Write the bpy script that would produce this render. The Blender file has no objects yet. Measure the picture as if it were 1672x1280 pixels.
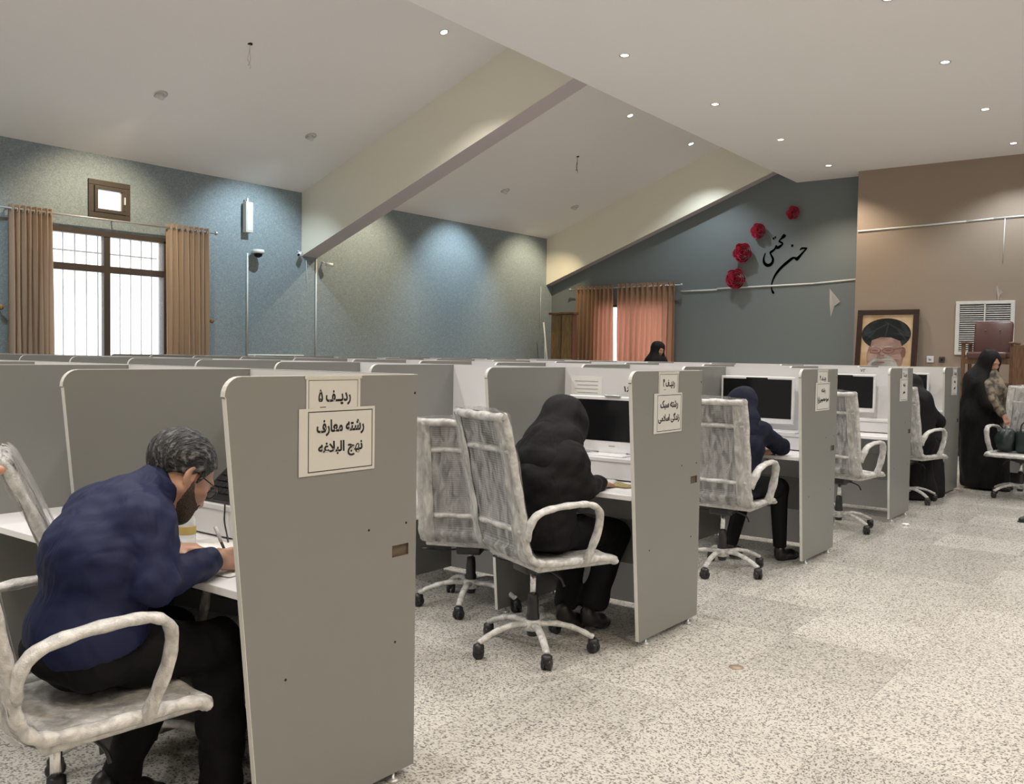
import bpy, bmesh, math, random
import numpy as np
from mathutils import Vector, Matrix
random.seed(7)
SC = bpy.context.scene
COL = SC.collection
R = math.radians

# ---------------------------------------------------------------- camera
cd = bpy.data.cameras.new('camera'); cam = bpy.data.objects.new('camera', cd); COL.objects.link(cam)
cd.sensor_fit = 'HORIZONTAL'; cd.sensor_width = 36.0; cd.lens = 36.0 * 1504.46 / 1672.0
cd.clip_start = 0.05; cd.clip_end = 200
_f = Vector((0.60587, -0.79450, -0.04106)); _r = Vector((-0.79471, -0.60680, 0.01495)); _u = Vector((0.03679, -0.02357, 0.99904))
cam.matrix_world = Matrix(((_r.x, _u.x, -_f.x, 0), (_r.y, _u.y, -_f.y, 0), (_r.z, _u.z, -_f.z, 1.4227), (0, 0, 0, 1)))
SC.camera = cam
# ---------------------------------------------------------------- world and exposure
w = bpy.data.worlds.new('daylight'); SC.world = w; w.use_nodes = True
w.node_tree.nodes['Background'].inputs[0].default_value = (0.90, 0.95, 1.0, 1)
w.node_tree.nodes['Background'].inputs[1].default_value = 3.2
SC.view_settings.view_transform = 'Standard'; SC.view_settings.look = 'None'
SC.view_settings.exposure = 0.0; SC.view_settings.gamma = 1.0
WARM = (1.0, 0.86, 0.68); COOL = (0.82, 0.93, 1.0); NEUT = (1.0, 0.97, 0.94)
W_DOWN = 55.0; W_SLOPE = 56.0; W_WASH = 68.0      # lamp powers

# ---------------------------------------------------------------- materials
def mat(name, col, rough=0.6, metal=0.0, spec=0.5, alpha=1.0):
    m = bpy.data.materials.new(name); m.use_nodes = True
    b = m.node_tree.nodes['Principled BSDF']
    b.inputs['Base Color'].default_value = (*col, 1); b.inputs['Roughness'].default_value = rough
    b.inputs['Metallic'].default_value = metal
    b.inputs['Specular IOR Level'].default_value = spec
    b.inputs['Alpha'].default_value = alpha
    return m
def N(m, t, **k):
    n = m.node_tree.nodes.new(t)
    for a, v in k.items():
        if a in n.inputs.keys(): n.inputs[a].default_value = v
        else: setattr(n, a, v)
    return n
def Lk(m, a, b): m.node_tree.links.new(a, b)
def BS(m): return m.node_tree.nodes['Principled BSDF']
def coords(m, kind='Object', scale=(1, 1, 1)):
    tc = N(m, 'ShaderNodeTexCoord'); mp = N(m, 'ShaderNodeMapping'); mp.inputs['Scale'].default_value = scale
    Lk(m, tc.outputs[kind], mp.inputs['Vector']); return mp.outputs[0]
def noise_bump(m, scale=20, strength=0.2, dist=0.01, sc=(1, 1, 1), detail=4):
    v = coords(m, 'Object', sc); n = N(m, 'ShaderNodeTexNoise'); n.inputs['Scale'].default_value = scale; n.inputs['Detail'].default_value = detail
    Lk(m, v, n.inputs['Vector']); b = N(m, 'ShaderNodeBump'); b.inputs['Strength'].default_value = strength; b.inputs['Distance'].default_value = dist
    Lk(m, n.outputs['Fac'], b.inputs['Height']); Lk(m, b.outputs[0], BS(m).inputs['Normal']); return n
def mix_col(m, fac, c1, c2, lo=0.4, hi=0.6, inp='Base Color'):
    r = N(m, 'ShaderNodeValToRGB'); r.color_ramp.elements[0].position = lo; r.color_ramp.elements[1].position = hi
    r.color_ramp.elements[0].color = (*c1, 1); r.color_ramp.elements[1].color = (*c2, 1)
    Lk(m, fac, r.inputs[0]); Lk(m, r.outputs[0], BS(m).inputs[inp]); return r
def emis(name, col, s):
    m = mat(name, col); b = BS(m); b.inputs['Emission Color'].default_value = (*col, 1); b.inputs['Emission Strength'].default_value = s; return m

M = {}
M['panel'] = mat('grey_laminate', (0.205, 0.205, 0.192), 0.42); noise_bump(M['panel'], 400, 0.04, 0.001)
M['white'] = mat('white_laminate', (0.76, 0.755, 0.76), 0.35)
M['edge'] = mat('white_edging', (0.62, 0.615, 0.58), 0.35)
M['chip'] = mat('raw_chipboard', (0.11, 0.082, 0.055), 0.9); noise_bump(M['chip'], 200, 0.6, 0.003)
M['black'] = mat('black_plastic', (0.012, 0.012, 0.013), 0.35)
M['blackhole'] = mat('dark_hole', (0.01, 0.01, 0.01), 0.9)
M['screen'] = mat('black_glass_screen', (0.004, 0.004, 0.005), 0.12, spec=0.35)
M['bezel'] = mat('white_gloss_plastic', (0.80, 0.80, 0.80), 0.25)
M['chrome'] = mat('chrome', (0.7, 0.7, 0.7), 0.2, 1.0)
M['alu'] = mat('grey_metal', (0.5, 0.5, 0.5), 0.4, 0.6)
M['paper'] = mat('white_paper', (0.56, 0.55, 0.52), 0.7)
M['paper2'] = mat('bright_paper', (0.85, 0.84, 0.80), 0.7)
M['ink'] = mat('black_ink', (0.012, 0.012, 0.012), 0.8)
M['tape'] = mat('clear_tape', (0.75, 0.74, 0.68), 0.12, alpha=0.45)
# bubble wrapped tube: crinkled pale film
def wrap(name, alpha, c1, c2, bub=260, sc=(1, 1, 1), bs=.6):
    m = mat(name, c2, 0.22)
    v = coords(m, 'Object', sc); vo = N(m, 'ShaderNodeTexVoronoi'); vo.inputs['Scale'].default_value = bub; Lk(m, v, vo.inputs['Vector'])
    n = N(m, 'ShaderNodeTexNoise'); n.inputs['Scale'].default_value = 30; n.inputs['Detail'].default_value = 8; n.inputs['Distortion'].default_value = 0.6; Lk(m, v, n.inputs['Vector'])
    mix_col(m, n.outputs['Fac'], c1, c2, 0.34, 0.62)
    ad = N(m, 'ShaderNodeMath', operation='MULTIPLY_ADD'); ad.inputs[1].default_value = 0.6
    Lk(m, vo.outputs['Distance'], ad.inputs[0]); Lk(m, n.outputs['Fac'], ad.inputs[2])
    b = N(m, 'ShaderNodeBump'); b.inputs['Strength'].default_value = bs; b.inputs['Distance'].default_value = 0.003
    Lk(m, ad.outputs[0], b.inputs['Height']); Lk(m, b.outputs[0], BS(m).inputs['Normal'])
    if alpha < 1:
        r = N(m, 'ShaderNodeMapRange'); r.inputs['From Min'].default_value = 0.35; r.inputs['From Max'].default_value = 0.68
        r.inputs['To Min'].default_value = alpha - 0.12; r.inputs['To Max'].default_value = min(1, alpha + 0.2)
        Lk(m, n.outputs['Fac'], r.inputs['Value']); Lk(m, r.outputs[0], BS(m).inputs['Alpha'])
    return m
M['wrap'] = wrap('bubble_wrap', 1, (0.38, 0.375, 0.36), (0.60, 0.59, 0.57))
M['film'] = wrap('clear_film', 0.17, (0.5, 0.5, 0.49), (0.62, 0.61, 0.6), 160, (1, 1, .22), .22)
M['film2'] = wrap('thick_film', 0.72, (0.40, 0.395, 0.375), (0.60, 0.59, 0.56), 240, (1, 1, .35), .35)
M['mesh'] = mat('grey_mesh_fabric', (0.20, 0.20, 0.195), 0.6)
def _mesh(m):
    v = coords(m, 'Object'); wv = N(m, 'ShaderNodeTexWave', bands_direction='Z'); wv.inputs['Scale'].default_value = 28; Lk(m, v, wv.inputs['Vector'])
    mix_col(m, wv.outputs['Fac'], (0.12, 0.12, 0.12), (0.27, 0.27, 0.26), 0.2, 0.8)
    BS(m).inputs['Alpha'].default_value = 0.86
_mesh(M['mesh'])
# floor: speckled granite tiles
def granite():
    m = mat('speckled_granite', (0.6, 0.58, 0.53), 0.16)
    tc = N(m, 'ShaderNodeTexCoord'); oi = N(m, 'ShaderNodeObjectInfo')
    rot = N(m, 'ShaderNodeVectorRotate', rotation_type='Z_AXIS')
    geo = N(m, 'ShaderNodeNewGeometry'); Lk(m, geo.outputs['Position'], rot.inputs['Vector'])
    ml = N(m, 'ShaderNodeMath', operation='MULTIPLY'); ml.inputs[1].default_value = 6.28; Lk(m, oi.outputs['Random'], ml.inputs[0]); Lk(m, ml.outputs[0], rot.inputs['Angle'])
    mp = N(m, 'ShaderNodeMapping'); mp.inputs['Scale'].default_value = (1.0, 0.72, 1); Lk(m, rot.outputs[0], mp.inputs['Vector'])
    n1 = N(m, 'ShaderNodeTexVoronoi'); n1.inputs['Scale'].default_value = 185; n1.inputs['Randomness'].default_value = 1.0; Lk(m, mp.outputs[0], n1.inputs['Vector'])
    n0 = N(m, 'ShaderNodeTexNoise'); n0.inputs['Scale'].default_value = 60; n0.inputs['Detail'].default_value = 3; Lk(m, mp.outputs[0], n0.inputs['Vector'])
    sp = N(m, 'ShaderNodeSeparateColor'); Lk(m, n1.outputs['Color'], sp.inputs[0])
    mm = N(m, 'ShaderNodeMath', operation='MULTIPLY_ADD'); mm.inputs[1].default_value = 0.75; mm.inputs[2].default_value = -0.375; Lk(m, n0.outputs['Fac'], mm.inputs[0])
    ma = N(m, 'ShaderNodeMath', operation='ADD'); Lk(m, sp.outputs[0], ma.inputs[0]); Lk(m, mm.outputs[0], ma.inputs[1])
    r = N(m, 'ShaderNodeValToRGB'); e = r.color_ramp.elements
    e[0].position = 0.06; e[0].color = (0.17, 0.16, 0.145, 1); e[1].position = 0.75; e[1].color = (0.56, 0.54, 0.495, 1)
    k = e.new(0.22); k.color = (0.29, 0.275, 0.25, 1); k = e.new(0.36); k.color = (0.50, 0.48, 0.435, 1)
    Lk(m, ma.outputs[0], r.inputs[0])
    mr = N(m, 'ShaderNodeMapRange'); mr.inputs['To Min'].default_value = 0.83; mr.inputs['To Max'].default_value = 1.06; Lk(m, oi.outputs['Random'], mr.inputs['Value'])
    n2 = N(m, 'ShaderNodeTexNoise'); n2.inputs['Scale'].default_value = 1.3; Lk(m, geo.outputs['Position'], n2.inputs['Vector'])
    hs = N(m, 'ShaderNodeHueSaturation'); Lk(m, r.outputs[0], hs.inputs['Color']); Lk(m, mr.outputs[0], hs.inputs['Value'])
    Lk(m, hs.outputs[0], BS(m).inputs['Base Color'])
    r3 = N(m, 'ShaderNodeMapRange'); r3.inputs['To Min'].default_value = 0.10; r3.inputs['To Max'].default_value = 0.30; Lk(m, n2.outputs['Fac'], r3.inputs['Value']); Lk(m, r3.outputs[0], BS(m).inputs['Roughness'])
    return m
M['granite'] = granite()
M['grout'] = mat('tile_joint', (0.33, 0.31, 0.28), 0.8)
def paper_wall(name, c1, c2, scale=70, fleck=True, lo=.42, hi=.62):
    m = mat(name, c1, 0.55)
    v = coords(m, 'Object'); n = N(m, 'ShaderNodeTexNoise'); n.inputs['Scale'].default_value = scale; n.inputs['Detail'].default_value = 6; n.inputs['Distortion'].default_value = 2.5; Lk(m, v, n.inputs['Vector'])
    mix_col(m, n.outputs['Fac'], c1, c2, lo, hi)
    b = N(m, 'ShaderNodeBump'); b.inputs['Strength'].default_value = 0.5; b.inputs['Distance'].default_value = 0.004; Lk(m, n.outputs['Fac'], b.inputs['Height']); Lk(m, b.outputs[0], BS(m).inputs['Normal'])
    return m
M['wall_left'] = paper_wall('blue_flecked_wallpaper', (0.21, 0.265, 0.29), (0.33, 0.385, 0.405), 34)
M['wall_far'] = mat('grey_blue_paint', (0.175, 0.20, 0.205), 0.6); noise_bump(M['wall_far'], 60, .15, .002)
M['wall_brown'] = mat('taupe_paint', (0.34, 0.265, 0.205), 0.6); noise_bump(M['wall_brown'], 60, .15, .002)
M['wall_other'] = mat('plain_cream_paint', (0.74, 0.71, 0.66), 0.7)
M['ceil'] = mat('ceiling_paint', (0.90, 0.87, 0.85), 0.75); noise_bump(M['ceil'], 3, 0.25, 0.02)
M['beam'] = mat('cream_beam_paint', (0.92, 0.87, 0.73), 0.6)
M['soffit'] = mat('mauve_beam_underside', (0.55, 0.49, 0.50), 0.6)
M['brownframe'] = mat('brown_window_metal', (0.07, 0.055, 0.045), 0.45)
M['glass'] = mat('window_glass', (0.95, 0.97, 1.0), 0.05, alpha=0.12)
M['bar'] = mat('grey_security_bar', (0.60, 0.61, 0.63), 0.5)
M['frost'] = mat('frosted_film', (0.85, 0.88, 0.92), 0.6, alpha=0.5)
def fabric(name, col, trans, tcol):
    m = mat(name, col, 0.85)
    t = N(m, 'ShaderNodeBsdfTranslucent'); t.inputs['Color'].default_value = (*tcol, 1)
    mx = N(m, 'ShaderNodeMixShader'); mx.inputs[0].default_value = trans
    out = m.node_tree.nodes['Material Output']
    Lk(m, BS(m).outputs[0], mx.inputs[1]); Lk(m, t.outputs[0], mx.inputs[2]); Lk(m, mx.outputs[0], out.inputs[0])
    return m
M['curtain'] = fabric('tan_curtain', (0.50, 0.385, 0.29), 0.25, (0.50, 0.36, 0.25))
M['curtain2'] = fabric('thin_rosy_brown_curtain', (0.33, 0.235, 0.14), 0.32, (0.90, 0.36, 0.25))
M['wood'] = mat('brown_wood', (0.14, 0.075, 0.035), 0.35)
_n = noise_bump(M['wood'], 6, .1, .002, (12, 12, 1)); mix_col(M['wood'], _n.outputs['Fac'], (0.09, .042, .02), (.19, .10, .05), .3, .7)
M['wood2'] = mat('yellow_brown_wood', (0.24, 0.15, 0.055), 0.4)
_n = noise_bump(M['wood2'], 6, .1, .002, (12, 12, 1)); mix_col(M['wood2'], _n.outputs['Fac'], (0.17, .10, .03), (.30, .19, .08), .3, .7)
M['leather'] = mat('maroon_leather', (0.10, 0.045, 0.04), 0.35); noise_bump(M['leather'], 90, .2, .003)
M['rose'] = mat('crimson_paper', (0.50, 0.028, 0.07), 0.25)
M['skin'] = mat('skin', (0.42, 0.235, 0.16), 0.5); BS(M['skin']).inputs['Subsurface Weight'].default_value = 0.12; BS(M['skin']).inputs['Subsurface Scale'].default_value = 0.01
_n = noise_bump(M['skin'], 160, .12, .0015)
def cloth(name, col, rough=0.8, bump=0.25):
    m = mat(name, col, rough); n = noise_bump(m, 7, 0.6, 0.02, (1.6, 1, .8), 2); n.inputs['Distortion'].default_value = 1.2
    BS(m).inputs['Specular IOR Level'].default_value = 0.18
    return m
M['shirt'] = cloth('navy_shirt_cotton', (0.014, 0.018, 0.055), 0.6)
M['blackcloth'] = cloth('black_cloth', (0.0075, 0.007, 0.0075), 0.75)
M['trouser'] = cloth('black_trouser_cloth', (0.006, 0.006, 0.007), 0.8)
M['navycloth'] = cloth('dark_navy_cloth', (0.008, 0.010, 0.022), 0.8)
M['shoe'] = mat('black_shoe_leather', (0.012, 0.011, 0.012), 0.35)
M['hair'] = mat('greying_black_hair', (0.02, 0.02, 0.02), 0.5)
_n = noise_bump(M['hair'], 110, 1.0, .012, (1.5, .32, .6), 5); mix_col(M['hair'], _n.outputs['Fac'], (0.006, .006, .007), (.22, .21, .21), .50, .78)
M['beard'] = mat('dark_beard_stubble', (0.05, 0.034, 0.026), 0.9); _n = noise_bump(M['beard'], 260, .8, .004); mix_col(M['beard'], _n.outputs['Fac'], (.022, .016, .013), (.13, .085, .06), .35, .7)
M['scarf'] = mat('brown_patterned_scarf', (0.12, 0.10, 0.075), 0.8)
_n = noise_bump(M['scarf'], 14, .3, .006); mix_col(M['scarf'], _n.outputs['Fac'], (0.04, .035, .03), (.20, .165, .115), .42, .58)
M['water'] = mat('clear_bottle', (0.80, 0.84, 0.84), 0.05, alpha=0.5)
M['gold'] = mat('gold_label', (0.45, 0.33, 0.10), 0.4)
M['cable'] = mat('black_cable', (0.01, 0.01, 0.01), 0.5)
M['pvc'] = mat('white_conduit', (0.78, 0.79, 0.76), 0.45)
M['bag'] = mat('dark_teal_bag', (0.012, 0.022, 0.022), 0.35); noise_bump(M['bag'], 12, .4, .01)
M['baghandle'] = mat('black_shiny_bag', (0.02, 0.02, 0.02), 0.25)
M['vent'] = mat('vent_white', (0.72, 0.71, 0.68), 0.5)
M['ventdark'] = mat('vent_gap', (0.10, 0.105, 0.11), 0.8)
M['lampW'] = emis('lamp_face_warm', (1.0, 0.86, 0.66), 14); M['lampC'] = emis('lamp_face_cool', (0.82, 0.93, 1.0), 14)
M['ring'] = mat('chrome_trim_ring', (0.6, 0.6, 0.58), 0.3, 0.7)
M['cream'] = mat('cream_plastic', (0.70, 0.68, 0.62), 0.4)
M['stain'] = mat('brown_stain', (0.30, 0.235, 0.165), 0.4)
M['food'] = mat('yellow_wrapper', (0.55, 0.45, 0.22), 0.5)
M['green'] = mat('green_wrapper', (0.10, 0.20, 0.08), 0.5)

# ---------------------------------------------------------------- mesh helpers
def link(name, me, m, parent=None, smooth=False):
    o = bpy.data.objects.new(name, me); COL.objects.link(o)
    if m is not None:
        for k in (m if isinstance(m, (list, tuple)) else [m]): me.materials.append(M[k] if isinstance(k, str) else k)
    if parent is not None: o.parent = parent
    if smooth:
        for p in me.polygons: p.use_smooth = True
    return o
def obj(name, bm, m, parent=None, smooth=False):
    bmesh.ops.recalc_face_normals(bm, faces=bm.faces)
    me = bpy.data.meshes.new(name); bm.to_mesh(me); bm.free()
    return link(name, me, m, parent, smooth)
def BM(): return bmesh.new()
def box(bm, x0, x1, y0, y1, z0, z1, bev=0.0, mi=0, rot=None, piv=None):
    r = bmesh.ops.create_cube(bm, size=1.0); vs = r['verts']
    bmesh.ops.transform(bm, matrix=Matrix.LocRotScale(Vector(((x0+x1)/2, (y0+y1)/2, (z0+z1)/2)), None, Vector((abs(x1-x0), abs(y1-y0), abs(z1-z0)))), verts=vs)
    fs = list({f for v in vs for f in v.link_faces})
    if bev > 0:
        es = list({e for v in vs for e in v.link_edges})
        rr = bmesh.ops.bevel(bm, geom=es, offset=bev, segments=2, affect='EDGES', profile=0.5)
        fs = list(set([f for f in fs if f.is_valid] + rr['faces'])); vs = list({v for f in fs for v in f.verts})
    for f in fs: f.material_index = mi
    if rot is not None:
        p = Vector(piv if piv else ((x0+x1)/2, (y0+y1)/2, (z0+z1)/2))
        bmesh.ops.transform(bm, matrix=Matrix.Translation(p) @ rot.to_4x4() @ Matrix.Translation(-p), verts=vs)
    return vs
def crom(pts, n=6):
    P = [Vector(p) for p in pts]; out = []
    for i in range(len(P) - 1):
        a = P[max(i-1, 0)]; b = P[i]; c = P[i+1]; d = P[min(i+2, len(P)-1)]
        for k in range(n):
            t = k / n; t2 = t*t; t3 = t2*t
            out.append(0.5*((2*b) + (c-a)*t + (2*a-5*b+4*c-d)*t2 + (3*b-a-3*c+d)*t3))
    out.append(P[-1]); return out
def tube(bm, pts, rad, segs=8, up=(0, 0, 1), cap=True, mi=0):
    """rad: number, (rx, rz) or list of those per point"""
    P = [Vector(p) for p in pts]; n = len(P); rings = []
    up = Vector(up)
    for i in range(n):
        t = (P[min(i+1, n-1)] - P[max(i-1, 0)]).normalized()
        s = t.cross(up)
        if s.length < 1e-3: s = t.cross(Vector((1, 0, 0)))
        s.normalize(); u = s.cross(t).normalized()
        r = rad[i] if isinstance(rad, list) else rad
        if not isinstance(r, tuple): r = (r, r)
        rings.append([bm.verts.new(P[i] + s*math.cos(a)*r[0] + u*math.sin(a)*r[1]) for a in [2*math.pi*k/segs for k in range(segs)]])
    for i in range(n-1):
        for k in range(segs):
            f = bm.faces.new((rings[i][k], rings[i][(k+1) % segs], rings[i+1][(k+1) % segs], rings[i+1][k])); f.material_index = mi; f.smooth = True
    if cap:
        for rr in (rings[0], rings[-1]):
            f = bm.faces.new(rr); f.material_index = mi
    return rings
def lathe(bm, prof, segs=16, c=(0, 0, 0), axis='z', mi=0, closed=False):
    rings = []
    for r, h in prof:
        ring = []
        for k in range(segs):
            a = 2*math.pi*k/segs; p = (r*math.cos(a), r*math.sin(a), h)
            if axis == 'y': p = (p[0], p[2], p[1])
            if axis == 'x': p = (p[2], p[0], p[1])
            ring.append(bm.verts.new((c[0]+p[0], c[1]+p[1], c[2]+p[2])))
        rings.append(ring)
    for i in range(len(rings)-1):
        for k in range(segs):
            f = bm.faces.new((rings[i][k], rings[i][(k+1) % segs], rings[i+1][(k+1) % segs], rings[i+1][k])); f.smooth = True; f.material_index = mi
    if closed:
        for k in range(segs):
            f = bm.faces.new((rings[-1][k], rings[-1][(k+1) % segs], rings[0][(k+1) % segs], rings[0][k])); f.smooth = True; f.material_index = mi
        return
    for rr in (rings[0], rings[-1]):
        f = bm.faces.new(rr); f.material_index = mi
def sheet(bm, rows, thick=0.0, mi=0):
    """rows: list of lists of points"""
    V = [[bm.verts.new(p) for p in r] for r in rows]
    fs = []
    for i in range(len(V)-1):
        for k in range(len(V[0])-1):
            f = bm.faces.new((V[i][k], V[i][k+1], V[i+1][k+1], V[i+1][k])); f.smooth = True; f.material_index = mi; fs.append(f)
    if thick:
        bmesh.ops.recalc_face_normals(bm, faces=fs)
        bmesh.ops.solidify(bm, geom=fs, thickness=thick)
def prism(outlines, thick, plane='YZ'):
    """filled outline(s), holes included, extruded; returns a mesh. outline points (a, b); plane gives the axes"""
    c = bpy.data.curves.new('c', 'CURVE'); c.dimensions = '2D'; c.fill_mode = 'BOTH'; c.extrude = thick/2
    for ol in outlines:
        s = c.splines.new('POLY'); s.points.add(len(ol)-1)
        for p, q in zip(s.points, ol): p.co = (q[0], q[1], 0, 1)
        s.use_cyclic_u = True
    o = bpy.data.objects.new('c', c); COL.objects.link(o)
    dg = bpy.context.evaluated_depsgraph_get(); me = bpy.data.meshes.new_from_object(o.evaluated_get(dg))
    bpy.data.objects.remove(o)
    if plane == 'YZ': mt = Matrix(((0, 0, 1, 0), (1, 0, 0, 0), (0, 1, 0, 0), (0, 0, 0, 1)))
    elif plane == 'XZ': mt = Matrix(((1, 0, 0, 0), (0, 0, -1, 0), (0, 1, 0, 0), (0, 0, 0, 1)))
    else: mt = Matrix.Identity(4)
    me.transform(mt); me.update(); me.materials.clear(); return me
def thing(name, label, cat, loc=(0, 0, 0), rz=0.0, group=None, kind=None):
    o = bpy.data.objects.new(name, None); COL.objects.link(o); o.location = loc; o.rotation_euler = (0, 0, rz)
    o.empty_display_size = 0.1
    if label: o['label'] = label
    if cat: o['category'] = cat
    if group: o['group'] = group
    if kind: o['kind'] = kind
    return o
def tag(o, label, cat, group=None):
    o['label'] = label; o['category'] = cat
    if group: o['group'] = group
    return o
def struct(o): o['kind'] = 'structure'; return o
def dup(root, loc, rz, label=None, group=None):
    r = root.copy(); COL.objects.link(r); r.location = loc; r.rotation_euler = (0, 0, rz)
    if label: r['label'] = label
    if group: r['group'] = group
    for ch in [c for c in SC.objects if c.parent == root]:
        c = ch.copy(); COL.objects.link(c); c.parent = r
        for g in [q for q in SC.objects if q.parent == ch]:
            d = g.copy(); COL.objects.link(d); d.parent = c
    return r

# ---------------------------------------------------------------- room shell
ZC = 4.68; XW = 11.8; YF = -16.88; YB = -16.43; XR = -4.0; YN = 4.0
def edge_x(y): return 6.07 + (-6.27 - y)*0.0217
def zs(x): return 3.97 + 0.365*(XW - x)
# floor slab and tiles
bm = BM(); box(bm, XR, XW+.2, YF-.2, YN, -0.12, -0.002)
floor = struct(obj('floor', bm, 'granite'))
T = 0.60; gap = 0.0012
bm = BM(); box(bm, -T/2+gap/2, T/2-gap/2, -T/2+gap/2, T/2-gap/2, -0.02, 0.0)
tile_me = bpy.data.meshes.new('tile'); bm.to_mesh(tile_me); bm.free(); tile_me.materials.append(M['granite'])
nt = 0
for j in range(26):
    y = -1.0 - T*j - T/2
    # tiles the frame shows: between the right edge of the view and the booths
    for i in range(14):
        x = -0.7 + T*i + T/2
        d = Vector((x, y, 0)) - Vector((0, 0, 1.4227)); zz = d.dot(_f)
        if zz < 1.2: continue
        uu = 836 + 1504.46*d.dot(_r)/zz; vv = 640 - 1504.46*d.dot(_u)/zz
        if uu > 1672+260 or uu < -100 or vv > 1280+330: continue
        if x > 4.6 or nt >= 290: continue
        o = bpy.data.objects.new('tile', tile_me); COL.objects.link(o); o.parent = floor; o.location = (x, y, 0); nt += 1

# left wall with window openings (wall plane X = XW)
WY0, WY1, WZ0, WZ1 = -7.40, -5.66, 0.95, 2.97        # big window
VY0, VY1, VZ0, VZ1 = -6.845, -6.265, 3.14, 3.635      # vent window
WY2, WY3 = -3.0, -1.26                                 # another window, off to the left of the view
def wall_x(holes, y0, y1, ztop, x, th, name, m):
    me = prism([[(y0, 0), (y1, 0), (y1, ztop), (y0, ztop)]] + [[(a, c), (b, c), (b, d), (a, d)] for a, b, c, d in holes], th, 'YZ')
    o = link(name, me, m); o.location.x = x; return struct(o)
wall_x([(WY0, WY1, WZ0, WZ1), (VY0, VY1, VZ0, VZ1), (WY2, WY3, WZ0, WZ1)], YF-.2, YN, 4.2, XW+0.10, 0.2, 'wall_left', 'wall_left')
# far wall with curtained window
FX0, FX1, FZ0, FZ1 = 8.88, 10.62, 0.95, 2.50
me = prism([[(5.0, 0), (XW+.2, 0), (XW+.2, 6.5), (5.0, 6.5)], [(FX0, FZ0), (FX1, FZ0), (FX1, FZ1), (FX0, FZ1)]], 0.2, 'XZ')
o = link('wall_far', me, 'wall_far'); o.location.y = YF-0.10; struct(o)
bm = BM(); box(bm, XR-.2, 5.04, YF-.2, YB, 0, 5.0); struct(obj('wall_far_right', bm, 'wall_brown'))
bm = BM(); box(bm, XR-.2, XR, YF, YN, 0, 5.0); struct(obj('wall_right', bm, 'wall_other'))
bm = BM(); box(bm, XR-.2, XW+.2, YN, YN+.2, 0, 6.5); struct(obj('wall_near', bm, 'wall_other'))
# flat ceiling with a slanting free edge and its upstand
bm = BM()
e0, e1 = edge_x(YN+.1), edge_x(YF-.1)
pts = [(XR-.2, YF-.2), (e1, YF-.2), (e0, YN+.2), (XR-.2, YN+.2)]
lo = [bm.verts.new((a, b, ZC)) for a, b in pts]; hi = [bm.verts.new((a, b, ZC+.14)) for a, b in pts]
bm.faces.new(lo); bm.faces.new(hi)
for k in range(4): bm.faces.new((lo[k], lo[(k+1) % 4], hi[(k+1) % 4], hi[k]))
struct(obj('ceiling', bm, 'ceil'))
bm = BM()
xa, xb = 5.6, XW+.25
vs = [bm.verts.new(p) for p in ((xb, YF-.2, zs(xb)), (xb, YN+.2, zs(xb)), (xa, YN+.2, zs(xa)), (xa, YF-.2, zs(xa)))]
vt = [bm.verts.new(v.co + Vector((0, 0, .12))) for v in vs]
bm.faces.new(vs); bm.faces.new(vt)
for k in range(4): bm.faces.new((vs[k], vs[(k+1) % 4], vt[(k+1) % 4], vt[k]))
struct(obj('ceiling', bm, 'ceil'))
bm = BM(); box(bm, 5.5, 5.6, YF, YN, ZC+.14, 6.6); struct(obj('trim_3', bm, 'ceil'))
# sloping beams
def beam(name, y0, y1, label=None):
    def zb(x): return 2.955 + 0.3756*(XW - x)
    bm = BM(); x0, x1 = XW, 5.9
    for (za, ytmp) in ((0, 0),):
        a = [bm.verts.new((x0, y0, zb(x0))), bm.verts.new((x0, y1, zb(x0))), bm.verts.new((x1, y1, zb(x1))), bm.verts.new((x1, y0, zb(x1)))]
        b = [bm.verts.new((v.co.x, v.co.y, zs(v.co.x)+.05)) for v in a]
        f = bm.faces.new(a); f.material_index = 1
        bm.faces.new(b)
        for k in range(4): bm.faces.new((a[k], a[(k+1) % 4], b[(k+1) % 4], b[k]))
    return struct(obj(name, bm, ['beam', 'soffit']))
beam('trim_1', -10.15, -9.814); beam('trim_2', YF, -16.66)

# windows
def window(n, y0, y1, z0, z1, full=True):
    w = thing('window_%d' % n, None, None, (XW, (y0+y1)/2, z0), kind='structure')
    hw = (y1-y0)/2; h = z1-z0; zt = 2.47 - z0; f = 0.045
    bm = BM()
    box(bm, -.01, .09, -hw, hw, 0, f); box(bm, -.01, .09, -hw, hw, h-f*1.5, h); box(bm, -.01, .09, -hw, -hw+f, f, h-f); box(bm, -.01, .09, hw-f, hw, f, h-f)
    obj('window_frame', bm, 'brownframe', w)
    bm = BM(); box(bm, .004, .076, -hw+f, hw-f, zt-.045, zt+.045, .003); obj('transom', bm, 'brownframe', w)
    bm = BM(); box(bm, 0.0, .08, -.045, .045, f, h-f, .004); obj('mullion', bm, 'brownframe', w)
    for a, b, c, d in ((-hw+f, -.045, f, zt-.045), (.045, hw-f, f, zt-.045), (-hw+f, -.045, zt+.045, h-f), (.045, hw-f, zt+.045, h-f)):
        bm = BM(); box(bm, .035, .041, a, b, c, d); obj('pane', bm, 'glass', w)
    for k in range(11):
        y = -hw + (k+.5)*2*hw/11
        bm = BM(); box(bm, .24, .256, y-.008, y+.008, 0, h); obj('grille_bar', bm, 'bar', w)
    for z in (zt+.23, .25):
        bm = BM(); box(bm, .236, .24, -hw, hw, z-.01, z+.01); obj('grille_rail', bm, 'bar', w)
    return w
window(1, WY0, WY1, WZ0, WZ1); window(3, WY2, WY3, WZ0, WZ1)
w = thing('window_2', None, None, (XW, (VY0+VY1)/2, VZ0), kind='structure')
hw = (VY1-VY0)/2; h = VZ1-VZ0
bm = BM()
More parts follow.
